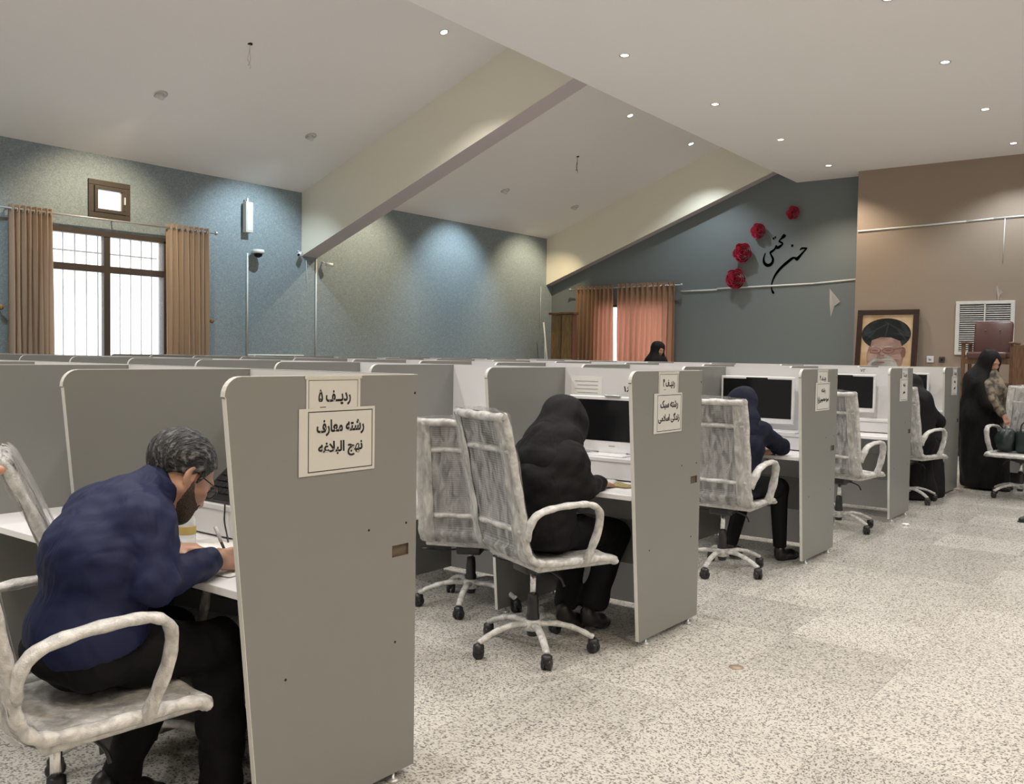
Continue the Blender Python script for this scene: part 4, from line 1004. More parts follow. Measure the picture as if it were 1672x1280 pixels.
# bit of litter on the floor and a lone shoe tip of somebody outside the frame
bm = BM(); rng = random.Random(2); bmesh.ops.create_icosphere(bm, subdivisions=2, radius=.018)
for v_ in bm.verts: v_.co *= 1+.4*(rng.random()-.5); v_.co.z = max(0, v_.co.z*.6+.009)
for v_ in bm.verts: v_.co.x *= 2
o = obj('crumpled_tissue', bm, 'paper2'); put(o, 'crumpled white tissue on the floor by the second farthest row end', 'litter', (2.07, -8.33, 0))
bm = BM(); lathe(bm, [(.035, 0), (.035, .004), (.001, .005)], 12)
o = obj('floor_stain', bm, 'stain'); put(o, 'small brown round spot on the floor right of the panel foot', 'stain', (1.70, -3.96, -.002))

# ---------------------------------------------------------------- people: smooth unions of shaped volumes, turned into one continuous surface
class Vol:
    """distance field on a grid; parts are blended with a smooth union, so limbs grow out of the trunk"""
    def __init__(s, lo, hi, h):
        s.lo = np.array(lo, float); s.h = h; s.n = np.ceil((np.array(hi)-s.lo)/h).astype(int)+1
        s.F = np.full(s.n, 1.0, np.float32)
    def _blk(s, lo, hi, m):
        a = np.clip(np.floor((np.minimum(lo, hi)-m-s.lo)/s.h).astype(int), 0, s.n); b = np.clip(np.ceil((np.maximum(lo, hi)+m-s.lo)/s.h).astype(int)+1, 0, s.n)
        if np.any(b <= a): return None, None
        g = np.meshgrid(*[s.lo[i]+s.h*np.arange(a[i], b[i]) for i in range(3)], indexing='ij')
        return (slice(a[0], b[0]), slice(a[1], b[1]), slice(a[2], b[2])), np.stack(g, -1)
    def _put(s, sl, d, k, sub=False):
        f = s.F[sl]
        if sub:
            d = -d; hh = np.maximum(k-np.abs(f-d), 0)/max(k, 1e-6); s.F[sl] = np.maximum(f, d)+hh*hh*k*.25
        else:
            hh = np.maximum(k-np.abs(f-d), 0)/max(k, 1e-6); s.F[sl] = np.minimum(f, d)-hh*hh*k*.25
    def cap(s, a, b, ra, rb, k=.02, sub=False, sx=1.0, dirx=(1, 0, 0)):
        a = np.array(a, float); b = np.array(b, float); R_ = max(ra, rb)*max(sx, 1)
        sl, P = s._blk(np.minimum(a, b), np.maximum(a, b), R_+k+3*s.h)
        if sl is None: return
        ax = np.array(dirx, float); q = P-a; ba = b-a
        if sx != 1.0:
            q = q-(q@ax)[..., None]*ax*(1-1/sx); ba = ba-(ba@ax)*ax*(1-1/sx)
        L = max(ba@ba, 1e-9); t = np.clip((q@ba)/L, 0, 1)
        d = np.linalg.norm(q-t[..., None]*ba, axis=-1)-(ra+(rb-ra)*t)
        s._put(sl, d.astype(np.float32), k, sub)
    def ell(s, c, r, k=.02, sub=False, rot=None):
        c = np.array(c, float); r = np.array(r, float)
        sl, P = s._blk(c, c, r.max()+k+3*s.h)
        if sl is None: return
        q = P-c
        if rot is not None: q = q@rot
        k0 = np.linalg.norm(q/r, axis=-1); k1 = np.linalg.norm(q/(r*r), axis=-1)+1e-9
        s._put(sl, (k0*(k0-1)/k1).astype(np.float32), k, sub)
    def fold(s, amp, dirs):
        g = np.meshgrid(*[s.lo[i]+s.h*np.arange(s.n[i]) for i in range(3)], indexing='ij')
        w_ = 0
        for (kx, ky, kz, ph, a) in dirs:
            w_ = w_ + a*np.sin(kx*g[0]+ky*g[1]+kz*g[2]+ph+1.3*np.sin(11*g[2]+9*g[0]+ph*2))
        s.F += (amp*w_).astype(np.float32)
    def clip(s, p, n):
        """keep the side the normal points away from"""
        g = np.meshgrid(*[s.lo[i]+s.h*np.arange(s.n[i]) for i in range(3)], indexing='ij')
        s.F = np.maximum(s.F, ((g[0]-p[0])*n[0]+(g[1]-p[1])*n[1]+(g[2]-p[2])*n[2]).astype(np.float32))
    def mesh(s, name, off=0.0, smooth=1):
        F = s.F+off; h = s.h
        I = F < 0; nx, ny, nz = F.shape
        c = sum(I[i:nx-1+i, j:ny-1+j, k:nz-1+k].astype(np.int8) for i in (0, 1) for j in (0, 1) for k in (0, 1))
        act = (c > 0) & (c < 8); idx = np.argwhere(act); vid = np.full(act.shape, -1, np.int64); vid[act] = np.arange(len(idx))
        acc = np.zeros((len(idx), 3)); cnt = np.zeros(len(idx))
        for ax in range(3):
            o1, o2 = [q for q in range(3) if q != ax]
            for u in (0, 1):
                for v in (0, 1):
                    A = idx.copy(); A[:, o1] += u; A[:, o2] += v; B = A.copy(); B[:, ax] += 1
                    fa = F[A[:, 0], A[:, 1], A[:, 2]]; fb = F[B[:, 0], B[:, 1], B[:, 2]]; m = (fa < 0) != (fb < 0)
                    t = fa[m]/(fa[m]-fb[m]); pt = A[m].astype(float); pt[:, ax] += t; acc[m] += pt; cnt[m] += 1
        V = acc/np.maximum(cnt, 1)[:, None]*h+s.lo
        Q = []
        for ax in range(3):
            o1, o2 = [(1, 2), (2, 0), (0, 1)][ax]
            sa = [slice(None)]*3; sb = [slice(None)]*3; sa[ax] = slice(0, -1); sb[ax] = slice(1, None)
            for o in (o1, o2): sa[o] = slice(1, -1); sb[o] = slice(1, -1)
            a_ = I[tuple(sa)]; b_ = I[tuple(sb)]; e = np.argwhere(a_ != b_)
            if not len(e): continue
            ins = a_[e[:, 0], e[:, 1], e[:, 2]]
            e = e.copy(); e[:, o1] += 1; e[:, o2] += 1
            def cell(d1, d2):
                q = e.copy(); q[:, o1] -= d1; q[:, o2] -= d2; return vid[q[:, 0], q[:, 1], q[:, 2]]
            q = np.stack([cell(1, 1), cell(0, 1), cell(0, 0), cell(1, 0)], 1); q[~ins] = q[~ins][:, ::-1]; Q.append(q)
        Q = np.concatenate(Q); Q = Q[(Q >= 0).all(1)]
        for _ in range(smooth):   # light relaxation
            nb = np.zeros_like(V); nc = np.zeros(len(V))
            for i in range(4):
                np.add.at(nb, Q[:, i], V[Q[:, (i+1) % 4]]); np.add.at(nc, Q[:, i], 1)
            V = V*.5+nb/np.maximum(nc, 1)[:, None]*.5
        me = bpy.data.meshes.new(name); me.from_pydata(V.tolist(), [], Q.tolist()); me.update()
        me.polygons.foreach_set('use_smooth', [True]*len(me.polygons)); return me
def vol_obj(name, vol, m, parent, off=0.0, smooth=1):
    me = vol.mesh(name, off, smooth)
    me.transform(Matrix.Translation(-Vector(parent.location))); return link(name, me, m, parent)
class Frame:
    def __init__(s, o, fwd, up, sc=1.0):
        s.o = np.array(o, float); f = np.array(fwd, float); f /= np.linalg.norm(f); u = np.array(up, float); u -= (u@f)*f; u /= np.linalg.norm(u)
        s.x = np.cross(f, u); s.y = f; s.z = u; s.s = sc; s.R = np.stack([s.x, s.y, s.z], 1)
    def p(s, x, y, z): return s.o+s.s*(x*s.x+y*s.y+z*s.z)
def head(v, fr, ears=True, face=True):
    """local: +y face, +z crown, x to the person's right; 23 cm from chin to crown"""
    S = fr.s
    def E(c, r, k=.02, sub=False): v.ell(fr.p(*c), np.array(r)*S, k*S, sub, fr.R)
    def C(a, b, ra, rb, k=.015, sub=False): v.cap(fr.p(*a), fr.p(*b), ra*S, rb*S, k*S, sub)
    E((0, -.012, .035), (.074, .097, .082)); E((0, .03, -.02), (.062, .066, .085), .03)
    E((0, .052, -.075), (.043, .045, .042), .03); C((0, .072, -.098), (0, .074, -.10), .018, .018, .02)
    for sx in (-1, 1):
        C((sx*.060, -.0, -.045), (sx*.026, .066, -.095), .020, .016, .025)
        E((sx*.040, .066, -.028), (.022, .022, .024), .02)
    if face:
        C((-.03, .089, .023), (.03, .089, .023), .0085, .0085, .018)
        C((0, .092, .012), (0, .112, -.033), .008, .0105, .012); E((0, .108, -.038), (.0125, .013, .010), .008)
        for sx in (-1, 1):
            E((sx*.013, .100, -.041), (.008, .010, .007), .006)
            E((sx*.032, .098, .002), (.017, .012, .012), .010, True); E((sx*.032, .078, .001), (.0135, .0135, .0125), .003)
            C((sx*.02, .0895, .009), (sx*.044, .086, .007), .0035, .0025, .004)
        C((-.018, .0925, -.064), (.018, .0925, -.064), .0045, .0045, .006); C((-.016, .091, -.075), (.016, .091, -.075), .0055, .0055, .006)
        C((-.024, .099, -.0695), (.024, .099, -.0695), .0018, .0018, .002, True)
    if ears:
        for sx in (-1, 1):
            E((sx*.077, -.012, -.006), (.0085, .019, .032), .004); E((sx*.083, -.006, .0), (.007, .011, .018), .004, True)
            E((sx*.076, -.004, -.032), (.006, .008, .010), .005)
def hand(v, o, fwd, back, sc=1.0, curl=(20, 25, 30, 35), side=1, thumb=(.6, .7, -.35), tcurl=25, spread=1.0):
    """o wrist, fwd towards the fingers, back = normal of the back of the hand, side +1: thumb on the +x side"""
    f = np.array(fwd, float); f /= np.linalg.norm(f); b = np.array(back, float); b -= (b@f)*f; b /= np.linalg.norm(b); x = np.cross(b, f)*side
    o = np.array(o, float); P_ = lambda a, c, d: o+sc*(a*x+c*f+d*b)
    v.cap(P_(0, -.02, 0), P_(0, .02, 0), .026*sc, .026*sc, .015)
    for a in (-.028, -.010, .010, .026): v.cap(P_(a*.55, .015, 0), P_(a, .082, .001), .0145*sc, .012*sc, .008)
    v.ell(P_(.022, .035, -.008), (.018*sc, .02*sc, .014*sc), .01)
    for i, (a, L_) in enumerate(((.028, .068), (.0095, .077), (-.0095, .071), (-.027, .056))):
        c = R(curl[i]); p0 = P_(a, .085, 0); ang = 0; dirx = (a*.9*spread)
        for j, (fr_, r0, r1) in enumerate(((.45, .0092, .0085), (.31, .0085, .0078), (.24, .0078, .0066))):
            ang += c*(1, 1.15, .8)[j]; d = f*math.cos(ang)-b*math.sin(ang)+x*dirx
            p1 = p0+d*L_*fr_*sc; v.cap(p0, p1, r0*sc, r1*sc, .003); p0 = p1
    t = np.array(thumb); t = t/np.linalg.norm(t); d = t[0]*x+t[1]*f+t[2]*b; p0 = P_(.022, .022, -.006); p1 = p0+d*.042*sc
    v.cap(p0, p1, .0135*sc, .0105*sc, .008); tc = R(tcurl); d2 = d*math.cos(tc)+(f*.6-x*.6-b*.3)*math.sin(tc); d2 /= np.linalg.norm(d2)
    p2 = p1+d2*.03*sc; v.cap(p1, p2, .0105*sc, .0095*sc, .004); v.cap(p2, p2+d2*.016*sc, .0095*sc, .0078*sc, .003)
def shoe(v, heel, toe, up=(0, 0, 1), w_=.036):
    h = np.array(heel, float); t = np.array(toe, float); d = (t-h); L_ = np.linalg.norm(d); d /= L_; u = np.array(up, float)
    v.cap(h+d*.03+u*.035, h+d*L_*.62+u*.032, .036, .038, .02); v.cap(h+d*L_*.6+u*.026, t-d*.03+u*.022, .036, .026, .02)
    v.cap(h+d*.03+u*.07, h+d*.05+u*.04, .038, .04, .02)

# ---- the man in navy at the nearest booth
man = thing('person', 'man in navy shirt, black trousers and glasses bent over his papers at the nearest booth', 'person', (2.47, -1.25, 0), 0, None)
H = Frame((2.462, -1.585, 1.050), (0, -.788, -.616), (0, -.616, .788), 1.06)
def man_head(v): head(v, H)
v = Vol((2.20, -1.95, .60), (2.80, -1.05, 1.25), .0042)
man_head(v)
v.cap((2.465, -1.49, .975), (2.462, -1.56, 1.045), .062, .055, .02)
v.cap((2.47, -1.36, .90), (2.465, -1.49, .975), .09, .06, .03)
for sx in (-1, 1): v.cap((2.47, -1.40, .93), (2.47+sx*.14, -1.41, .935), .05, .045, .03)
v.cap((2.47, -1.32, .66), (2.47, -1.37, .90), .08, .09, .03)
for sh, el, wr in (((2.33, -1.41, .935), (2.285, -1.375, .79), (2.335, -1.605, .800)), ((2.61, -1.42, .935), (2.735, -1.47, .80), (2.665, -1.655, .785))):
    v.cap(sh, el, .042, .036, .02); v.cap(el, wr, .036, .026, .015)
hand(v, (2.345, -1.625, .798), (.10, -1, -.12), (-.80, .1, .60), 1.02, (48, 52, 55, 58), 1, (.45, .85, -.5), 30)
hand(v, (2.655, -1.675, .782), (-.45, -1, -.12), (-.10, -.10, 1), 1.02, (16, 18, 20, 22), -1, (.7, .6, -.15), 10)
body = vol_obj('body', v, 'skin', man)
# hair and beard are shells of the same head
hv = Vol((2.33, -1.80, .86), (2.60, -1.38, 1.24), .0035); head(hv, H, ears=False, face=False)
hb = Vol((2.33, -1.80, .86), (2.60, -1.38, 1.24), .0035); hb.F = hv.F.copy()
hv.F -= .010; g = np.meshgrid(*[hv.lo[i]+hv.h*np.arange(hv.n[i]) for i in range(3)], indexing='ij')
q = (np.stack(g, -1)-H.o)@H.R/H.s
edge = .004*np.sin(90*q[..., 1])+.003*np.sin(140*q[..., 0])
hv.F += (.0022*np.sin(210*q[..., 0]+40*q[..., 1])*np.sin(90*q[..., 1]+60*q[..., 2])).astype(np.float32)
line = np.where(q[..., 1] > .045, .060+.15*(q[..., 1]-.045), np.where(q[..., 1] > .018, -.022+.0*q[..., 1], .012+.80*(q[..., 1]+.0)))
line = np.where((q[..., 1] > .018) & (q[..., 1] <= .052), -.018+(q[..., 1]-.018)*2.3, line)
hv.F = np.maximum(hv.F, ((line+edge-q[..., 2])*.75).astype(np.float32))
vol_obj('hair', hv, 'hair', man, 0, 1)
bv = Vol((2.33, -1.80, .86), (2.60, -1.38, 1.24), .0035); head(bv, H, ears=False, face=False); bv.F -= .0028
lim = np.where(q[..., 1] < .030, -.012-.9*(q[..., 1]-.012), -.030-.65*(q[..., 1]-.03)); lim = np.where(q[..., 1] > .082, -.052, lim)
bv.F = np.maximum(bv.F, ((q[..., 2]-lim-edge)*.8).astype(np.float32)); bv.F = np.maximum(bv.F, ((.004+edge-q[..., 1])).astype(np.float32))
bv.cap(H.p(-.02, .096, -.055), H.p(.02, .096, -.055), .006, .006, .006)
vol_obj('beard', bv, 'beard', man, 0, 1)
# shirt
v = Vol((2.14, -1.85, .48), (2.86, -1.0, 1.16), .006)
v.cap((2.47, -1.305, .64), (2.47, -1.345, .84), .122, .135, .04, sx=1.32); v.cap((2.47, -1.34, .84), (2.47, -1.425, .925), .135, .118, .05, sx=1.35)
v.cap((2.34, -1.395, .945), (2.60, -1.405, .945), .080, .080, .05); v.cap((2.468, -1.43, .97), (2.464, -1.50, 1.01), .085, .072, .03)
v.cap((2.318, -1.405, .93), (2.262, -1.385, .79), .074, .064, .014); v.cap((2.262, -1.385, .79), (2.33, -1.595, .80), .060, .044, .012)
v.cap((2.61, -1.41, .93), (2.735, -1.45, .805), .072, .062, .035); v.cap((2.735, -1.45, .805), (2.672, -1.64, .788), .060, .043, .025)
v.cap((2.47, -1.30, .58), (2.47, -1.31, .64), .125, .125, .03, sx=1.32)
v.fold(.0017, [(20, 78, 50, 0, 1), (-35, 48, 92, 1.7, .8), (60, -70, 85, .4, .55), (12, 110, -65, 2.9, .4)])
v.ell((2.47, -1.30, .63), (.182, .145, .13), .05); v.clip((0, -1.2, .575), (0, -.25, -1))
vol_obj('shirt', v, 'shirt', man)
v = Vol((2.34, -1.66, .90), (2.60, -1.36, 1.12), .004)
nk0, nk1 = (2.466, -1.475, .985), (2.463, -1.522, 1.022)
v.cap(nk0, nk1, .080, .072, .01); v.cap((2.466, -1.455, .965), (2.462, -1.56, 1.052), .068, .060, .004, sub=True)
d = np.array(nk1)-np.array(nk0); d /= np.linalg.norm(d); v.clip(np.array(nk1)+d*.012, d); v.clip(np.array(nk0)-d*.02, -d)
vol_obj('collar', v, 'shirt', man)
for wx, wd in (((2.33, -1.585, .80), (.1, -1, .0)), ((2.675, -1.632, .789), (-.3, -1, -.05))):
    wd = np.array(wd)/np.linalg.norm(wd); c0 = np.array(wx)
    v = Vol(c0-.08, c0+.08, .004); v.cap(c0-wd*.025, c0+wd*.028, .045, .041, .002); v.cap(c0-wd*.06, c0+wd*.06, .034, .034, .002, sub=True); v.clip(c0+wd*.028, wd); v.clip(c0-wd*.03, -wd)
    vol_obj('cuff', v, 'shirt', man)
# trousers, shoes
v = Vol((2.18, -1.92, .0), (2.80, -1.0, .74), .0075)
v.ell((2.47, -1.285, .592), (.172, .138, .105), .04); v.cap((2.39, -1.30, .585), (2.37, -1.655, .525), .092, .078, .04); v.cap((2.55, -1.30, .585), (2.60, -1.64, .530), .090, .076, .04)
v.cap((2.37, -1.665, .515), (2.36, -1.665, .10), .080, .064, .03); v.cap((2.60, -1.645, .52), (2.575, -1.47, .16), .076, .060, .03)
v.fold(.0045, [(18, 32, 26, 0, 1), (-30, 22, 50, 1.1, .8), (55, 40, -20, 2.4, .5)])
v.clip((0, 0, .66), (0, 0, 1)); v.clip((0, 0, .075), (0, -.0, -1))
vol_obj('trousers', v, 'trouser', man)
for a, b, u in (((2.36, -1.62, .0), (2.34, -1.89, .0), (0, 0, 1)), ((2.57, -1.40, .075), (2.60, -1.635, .004), (0, .25, .96))):
    v = Vol(np.minimum(a, b)-.09, np.maximum(a, b)+.16, .005); shoe(v, a, b, u); v.clip((0, 0, .001), (0, 0, -1)); vol_obj('shoe', v, 'shoe', man)
# glasses
g_ = BM()
for sx in (-1, 1):
    P_ = [Vector(H.p(sx*(.033+.0235*math.cos(t)), .108-.006*abs(math.cos(t)), .002+.018*math.sin(t))) - man.location for t in [2*math.pi*k_/18 for k_ in range(19)]]
    tube(g_, P_, .0021, 6)
    tube(g_, [Vector(H.p(*c_)) - man.location for c_ in ((sx*.056, .103, .008), (sx*.076, .085, .010), (sx*.079, .03, .010), (sx*.079, -.010, .012), (sx*.077, -.025, -.004))], .0021, 6)
tube(g_, [Vector(H.p(*c_)) - man.location for c_ in ((-.010, .109, .006), (0, .112, .009), (.010, .109, .006))], .002, 6)
obj('glasses', g_, 'black', man, True)
g_ = BM()
for sx in (-1, 1):
    f_ = g_.faces.new([g_.verts.new(Vector(H.p(sx*(.033+.0225*math.cos(t)), .1075, .002+.017*math.sin(t))) - man.location) for t in [2*math.pi*k_/18 for k_ in range(18)]])
obj('glasses_lens', g_, 'glass', man)
pn = thing('pen', 'white marker pen held in the right hand of the man in navy', 'pen', (2.372, -1.705, .765)); pd = Vector((.02, .30, .70)).normalized()
bm = BM(); tube(bm, [(0, 0, 0), pd*.085], .0045, 8); obj('pen_barrel', bm, 'brownframe', pn, True)
bm = BM(); tube(bm, [pd*.085, pd*.135], .0058, 8); obj('pen_cap', bm, 'bezel', pn, True)

# ---- woman in black hood, second nearest row
def eyes(parent, H_, m='ink'):
    for sx in (-1, 1):
        bm = BM(); bmesh.ops.create_uvsphere(bm, u_segments=8, v_segments=6, radius=.006*H_.s)
        bmesh.ops.translate(bm, vec=Vector(H_.p(sx*.032, .0895, .001))-parent.location, verts=bm.verts); obj('eye', bm, m, parent, True)
p2 = thing('person', 'woman in a black hood and coat writing at the second nearest row, face down', 'person', (2.56, -3.70, 0))
H2 = Frame((2.60, -3.865, 1.062), (-.05, -.80, -.60), (0, -.60, .80), .98)
v = Vol((2.22, -4.30, .60), (2.95, -3.45, 1.25), .0055)
head(v, H2); v.cap((2.58, -3.70, .93), (2.60, -3.85, 1.02), .06, .052, .03)
v.cap((2.56, -3.62, .62), (2.57, -3.70, .92), .08, .09, .03)
for sh, el, wr in (((2.44, -3.66, .92), (2.405, -3.73, .775), (2.44, -3.93, .778)), ((2.72, -3.70, .92), (2.80, -3.80, .79), (2.70, -4.00, .782))):
    v.cap((2.58, -3.68, .93), sh, .05, .04, .03); v.cap(sh, el, .038, .032, .02); v.cap(el, wr, .03, .023, .015)
hand(v, (2.445, -3.95, .776), (-.05, -1, -.10), (-.25, 0, 1), .90, (14, 16, 18, 20), 1, (.6, .7, -.2), 10)
hand(v, (2.69, -4.02, .782), (-.35, -1, -.08), (0, 0, 1), .90, (18, 20, 22, 24), -1, (.6, .7, -.2), 10)
vol_obj('body', v, 'skin', p2)
v = Vol((2.20, -4.25, .46), (3.0, -3.30, 1.28), .0075)
v.cap((2.56, -3.60, .60), (2.565, -3.635, .80), .125, .125, .05, sx=1.25); v.cap((2.565, -3.635, .80), (2.575, -3.70, .91), .13, .112, .08, sx=1.45)
v.cap((2.465, -3.67, .925), (2.70, -3.70, .925), .068, .068, .10)
v.cap((2.45, -3.665, .905), (2.405, -3.735, .780), .058, .055, .09); v.cap((2.40, -3.735, .780), (2.44, -3.925, .780), .056, .045, .025)
v.cap((2.72, -3.70, .91), (2.80, -3.80, .79), .066, .056, .03); v.cap((2.80, -3.80, .79), (2.71, -3.985, .785), .054, .04, .03)
v.cap((2.56, -3.60, .54), (2.56, -3.64, .62), .13, .13, .03, sx=1.25)
v.fold(.0022, [(18, 60, 46, 0, 1), (-30, 48, 78, 1.7, .8), (50, -68, 78, .4, .45)])
v.clip((0, 0, .50), (0, 0, -1)); vol_obj('coat', v, 'blackcloth', p2)
v = Vol((2.36, -4.15, .80), (2.86, -3.48, 1.28), .006)
v.ell(H2.p(0, -.026, .020), np.array((.104, .140, .128))*H2.s, .03, rot=H2.R); v.cap(H2.p(0, .02, -.03), H2.p(0, .01, -.09), .085, .07, .05)
v.cap(H2.p(0, -.04, -.02), (2.585, -3.71, .985), .098, .105, .08, sx=1.15); v.cap((2.585, -3.72, .97), (2.57, -3.66, .89), .110, .135, .08, sx=1.4)
v.cap(H2.p(0, .03, -.11), (2.59, -3.83, .88), .06, .08, .05, sx=1.2)
v.ell(H2.p(0, .115, -.02), np.array((.056, .05, .080))*H2.s, .012, True, H2.R)
v.fold(.0032, [(14, 26, 22, .5, 1), (-24, 30, 34, 1.1, .9), (44, -20, 40, .9, .5)]); vol_obj('hood', v, 'blackcloth', p2)
v = Vol((2.26, -4.32, .0), (2.86, -3.35, .70), .008)
v.ell((2.56, -3.62, .565), (.165, .145, .095), .04); v.cap((2.49, -3.65, .56), (2.46, -4.13, .505), .088, .070, .04); v.cap((2.63, -3.65, .56), (2.66, -4.10, .50), .088, .070, .04)
v.cap((2.46, -4.13, .495), (2.50, -4.00, .16), .072, .070, .03); v.cap((2.66, -4.10, .49), (2.62, -3.92, .15), .072, .060, .03)
v.fold(.004, [(18, 32, 26, 0, 1), (-30, 22, 50, 1.1, .8)]); v.clip((0, 0, .115), (0, 0, -1)); vol_obj('trousers', v, 'trouser', p2)
for a, b in (((2.50, -3.92, .05), (2.49, -4.14, .0)), ((2.60, -3.84, .07), (2.56, -4.03, .0))):
    v = Vol(np.minimum(a, b)-.08, np.maximum(a, b)+.14, .006); shoe(v, a, b, (0, .15, .98)); v.clip((0, 0, .001), (0, 0, -1)); vol_obj('shoe', v, 'shoe', p2)
g_ = BM(); tube(g_, [Vector(H2.p(*c_))-p2.location for c_ in ((.075, .02, .0), (.074, .09, .004), (.055, .108, .002))], .002, 6)
for sx in (-1, 1): tube(g_, [Vector(H2.p(sx*(.033+.022*math.cos(t)), .110, .002+.018*math.sin(t)))-p2.location for t in [2*math.pi*k_/14 for k_ in range(15)]], .0018, 6)
obj('glasses', g_, 'alu', p2, True)
v = Vol(H2.p(0, .09, -.06)-.08, H2.p(0, .09, -.06)+.08, .005); v.ell(H2.p(0, .082, -.062), np.array((.05, .032, .042))*H2.s, .01, rot=H2.R); vol_obj('face_mask', v, 'bezel', p2)

# ---- figure in dark navy, middle row
p3 = thing('person', 'person in a dark navy hooded coat sitting bowed at the middle row aisle booth', 'person', (2.52, -5.95, 0))
H3 = Frame((2.60, -6.06, 1.09), (.10, -.80, -.60), (0, -.60, .80), .96)
v = Vol((2.20, -6.70, .60), (2.90, -5.70, 1.25), .0075)
head(v, H3); v.cap((2.56, -5.92, .94), (2.59, -6.02, 1.03), .058, .052, .03); v.cap((2.54, -5.85, .62), (2.55, -5.92, .92), .08, .09, .03)
for sh, el, wr in (((2.42, -5.96, .92), (2.37, -6.18, .80), (2.50, -6.14, .762)), ((2.68, -5.96, .92), (2.74, -6.15, .79), (2.60, -6.18, .77))):
    v.cap((2.55, -5.93, .93), sh, .05, .04, .03); v.cap(sh, el, .037, .031, .02); v.cap(el, wr, .03, .023, .015)
hand(v, (2.44, -6.20, .79), (.25, -.75, -.6), (-.6, -.3, .5), .9, (30, 34, 38, 42), 1, (.6, .7, -.2), 20)
hand(v, (2.62, -6.20, .785), (-.2, -1, -.2), (0, 0, 1), .9, (18, 20, 22, 24), -1, (.6, .7, -.2), 10)
vol_obj('body', v, 'skin', p3)
v = Vol((2.18, -6.55, .44), (2.95, -5.62, 1.12), .009)
v.cap((2.54, -5.83, .60), (2.55, -5.90, .82), .12, .12, .05, sx=1.25); v.cap((2.55, -5.90, .82), (2.56, -5.97, .92), .12, .10, .05, sx=1.35)
v.cap((2.43, -5.97, .93), (2.68, -5.97, .93), .070, .068, .05)
v.cap((2.42, -5.98, .91), (2.36, -6.17, .81), .064, .058, .03); v.cap((2.36, -6.17, .81), (2.43, -6.19, .795), .054, .045, .02)
v.cap((2.68, -5.97, .91), (2.75, -6.15, .79), .064, .054, .03); v.cap((2.75, -6.15, .79), (2.64, -6.19, .785), .05, .04, .03)
v.cap((2.54, -5.83, .52), (2.54, -5.86, .62), .125, .125, .03, sx=1.25)
v.fold(.0022, [(18, 60, 46, 0, 1), (-30, 48, 78, 1.7, .8)]); v.clip((0, 0, .50), (0, 0, -1)); vol_obj('coat', v, 'navycloth', p3)
v = Vol((2.38, -6.30, .82), (2.82, -5.78, 1.28), .008)
v.ell(H3.p(0, -.022, .028), np.array((.094, .118, .108))*H3.s, .03, rot=H3.R); v.cap(H3.p(0, -.04, -.02), (2.565, -5.96, .98), .09, .10, .06, sx=1.15); v.cap((2.565, -5.96, .97), (2.56, -5.93, .91), .10, .12, .05, sx=1.3)
v.cap(H3.p(0, .02, -.10), (2.57, -6.04, .90), .06, .075, .05, sx=1.2)
v.ell(H3.p(0, .115, -.02), np.array((.056, .05, .080))*H3.s, .012, True, H3.R); v.fold(.003, [(14, 26, 22, .5, 1), (-24, 30, 34, 1.1, .9)]); vol_obj('hood', v, 'navycloth', p3)
v = Vol((2.24, -6.60, .0), (2.86, -5.60, .70), .009)
v.ell((2.54, -5.83, .565), (.16, .14, .09), .04); v.cap((2.47, -5.85, .56), (2.41, -6.27, .515), .085, .065, .04); v.cap((2.61, -5.85, .56), (2.66, -6.29, .51), .085, .065, .04)
v.cap((2.41, -6.27, .505), (2.395, -6.28, .10), .064, .046, .03); v.cap((2.66, -6.29, .50), (2.68, -6.10, .12), .064, .046, .03)
v.clip((0, 0, .09), (0, 0, -1)); vol_obj('trousers', v, 'trouser', p3)
for a, b in (((2.40, -6.24, .0), (2.33, -6.47, .0)), ((2.68, -6.06, .02), (2.68, -6.28, .0))):
    v = Vol(np.minimum(a, b)-.08, np.maximum(a, b)+.14, .007); shoe(v, a, b); v.clip((0, 0, .001), (0, 0, -1)); vol_obj('shoe', v, 'shoe', p3)

# ---- seated figure in a black cloak, farthest row
p4 = thing('person', 'person in a long black cloak seated in the farthest aisle booth', 'person', (2.42, -9.95, 0))
H4 = Frame((2.50, -10.08, 1.15), (.1, -.85, -.5), (0, -.5, .85), .96)
v = Vol((2.16, -10.75, .55), (2.8, -9.75, 1.32), .010); head(v, H4); v.cap((2.46, -9.95, 1.0), (2.49, -10.04, 1.09), .055, .05, .03); v.cap((2.42, -9.92, .62), (2.45, -9.96, .98), .08, .09, .03)
v.cap((2.33, -10.0, .95), (2.26, -10.18, .82), .04, .034, .02); v.cap((2.26, -10.18, .82), (2.34, -10.34, .80), .032, .024, .02); v.cap((2.57, -10.0, .95), (2.64, -10.2, .80), .04, .034, .02); v.cap((2.64, -10.2, .80), (2.56, -10.38, .79), .032, .024, .02)
hand(v, (2.35, -10.36, .795), (.1, -1, -.1), (0, 0, 1), .9, (20, 22, 24, 26), 1); hand(v, (2.55, -10.40, .785), (-.1, -1, -.1), (0, 0, 1), .9, (20, 22, 24, 26), -1); vol_obj('body', v, 'skin', p4)
v = Vol((2.05, -10.75, .0), (2.95, -9.55, 1.36), .011)
v.ell(H4.p(0, -.03, .028), np.array((.10, .12, .112))*H4.s, .03, rot=H4.R); v.cap(H4.p(0, -.04, -.03), (2.45, -9.97, .98), .10, .14, .08, sx=1.2)
v.cap((2.45, -9.97, .98), (2.43, -9.94, .62), .15, .17, .08, sx=1.3); v.cap((2.35, -9.98, .92), (2.25, -10.20, .80), .08, .075, .05); v.cap((2.25, -10.20, .80), (2.33, -10.32, .79), .065, .055, .04); v.cap((2.57, -10.0, .92), (2.64, -10.22, .80), .08, .07, .05)
v.cap((2.36, -9.98, .56), (2.34, -10.42, .50), .12, .10, .06); v.cap((2.52, -9.98, .56), (2.54, -10.42, .50), .12, .10, .06)
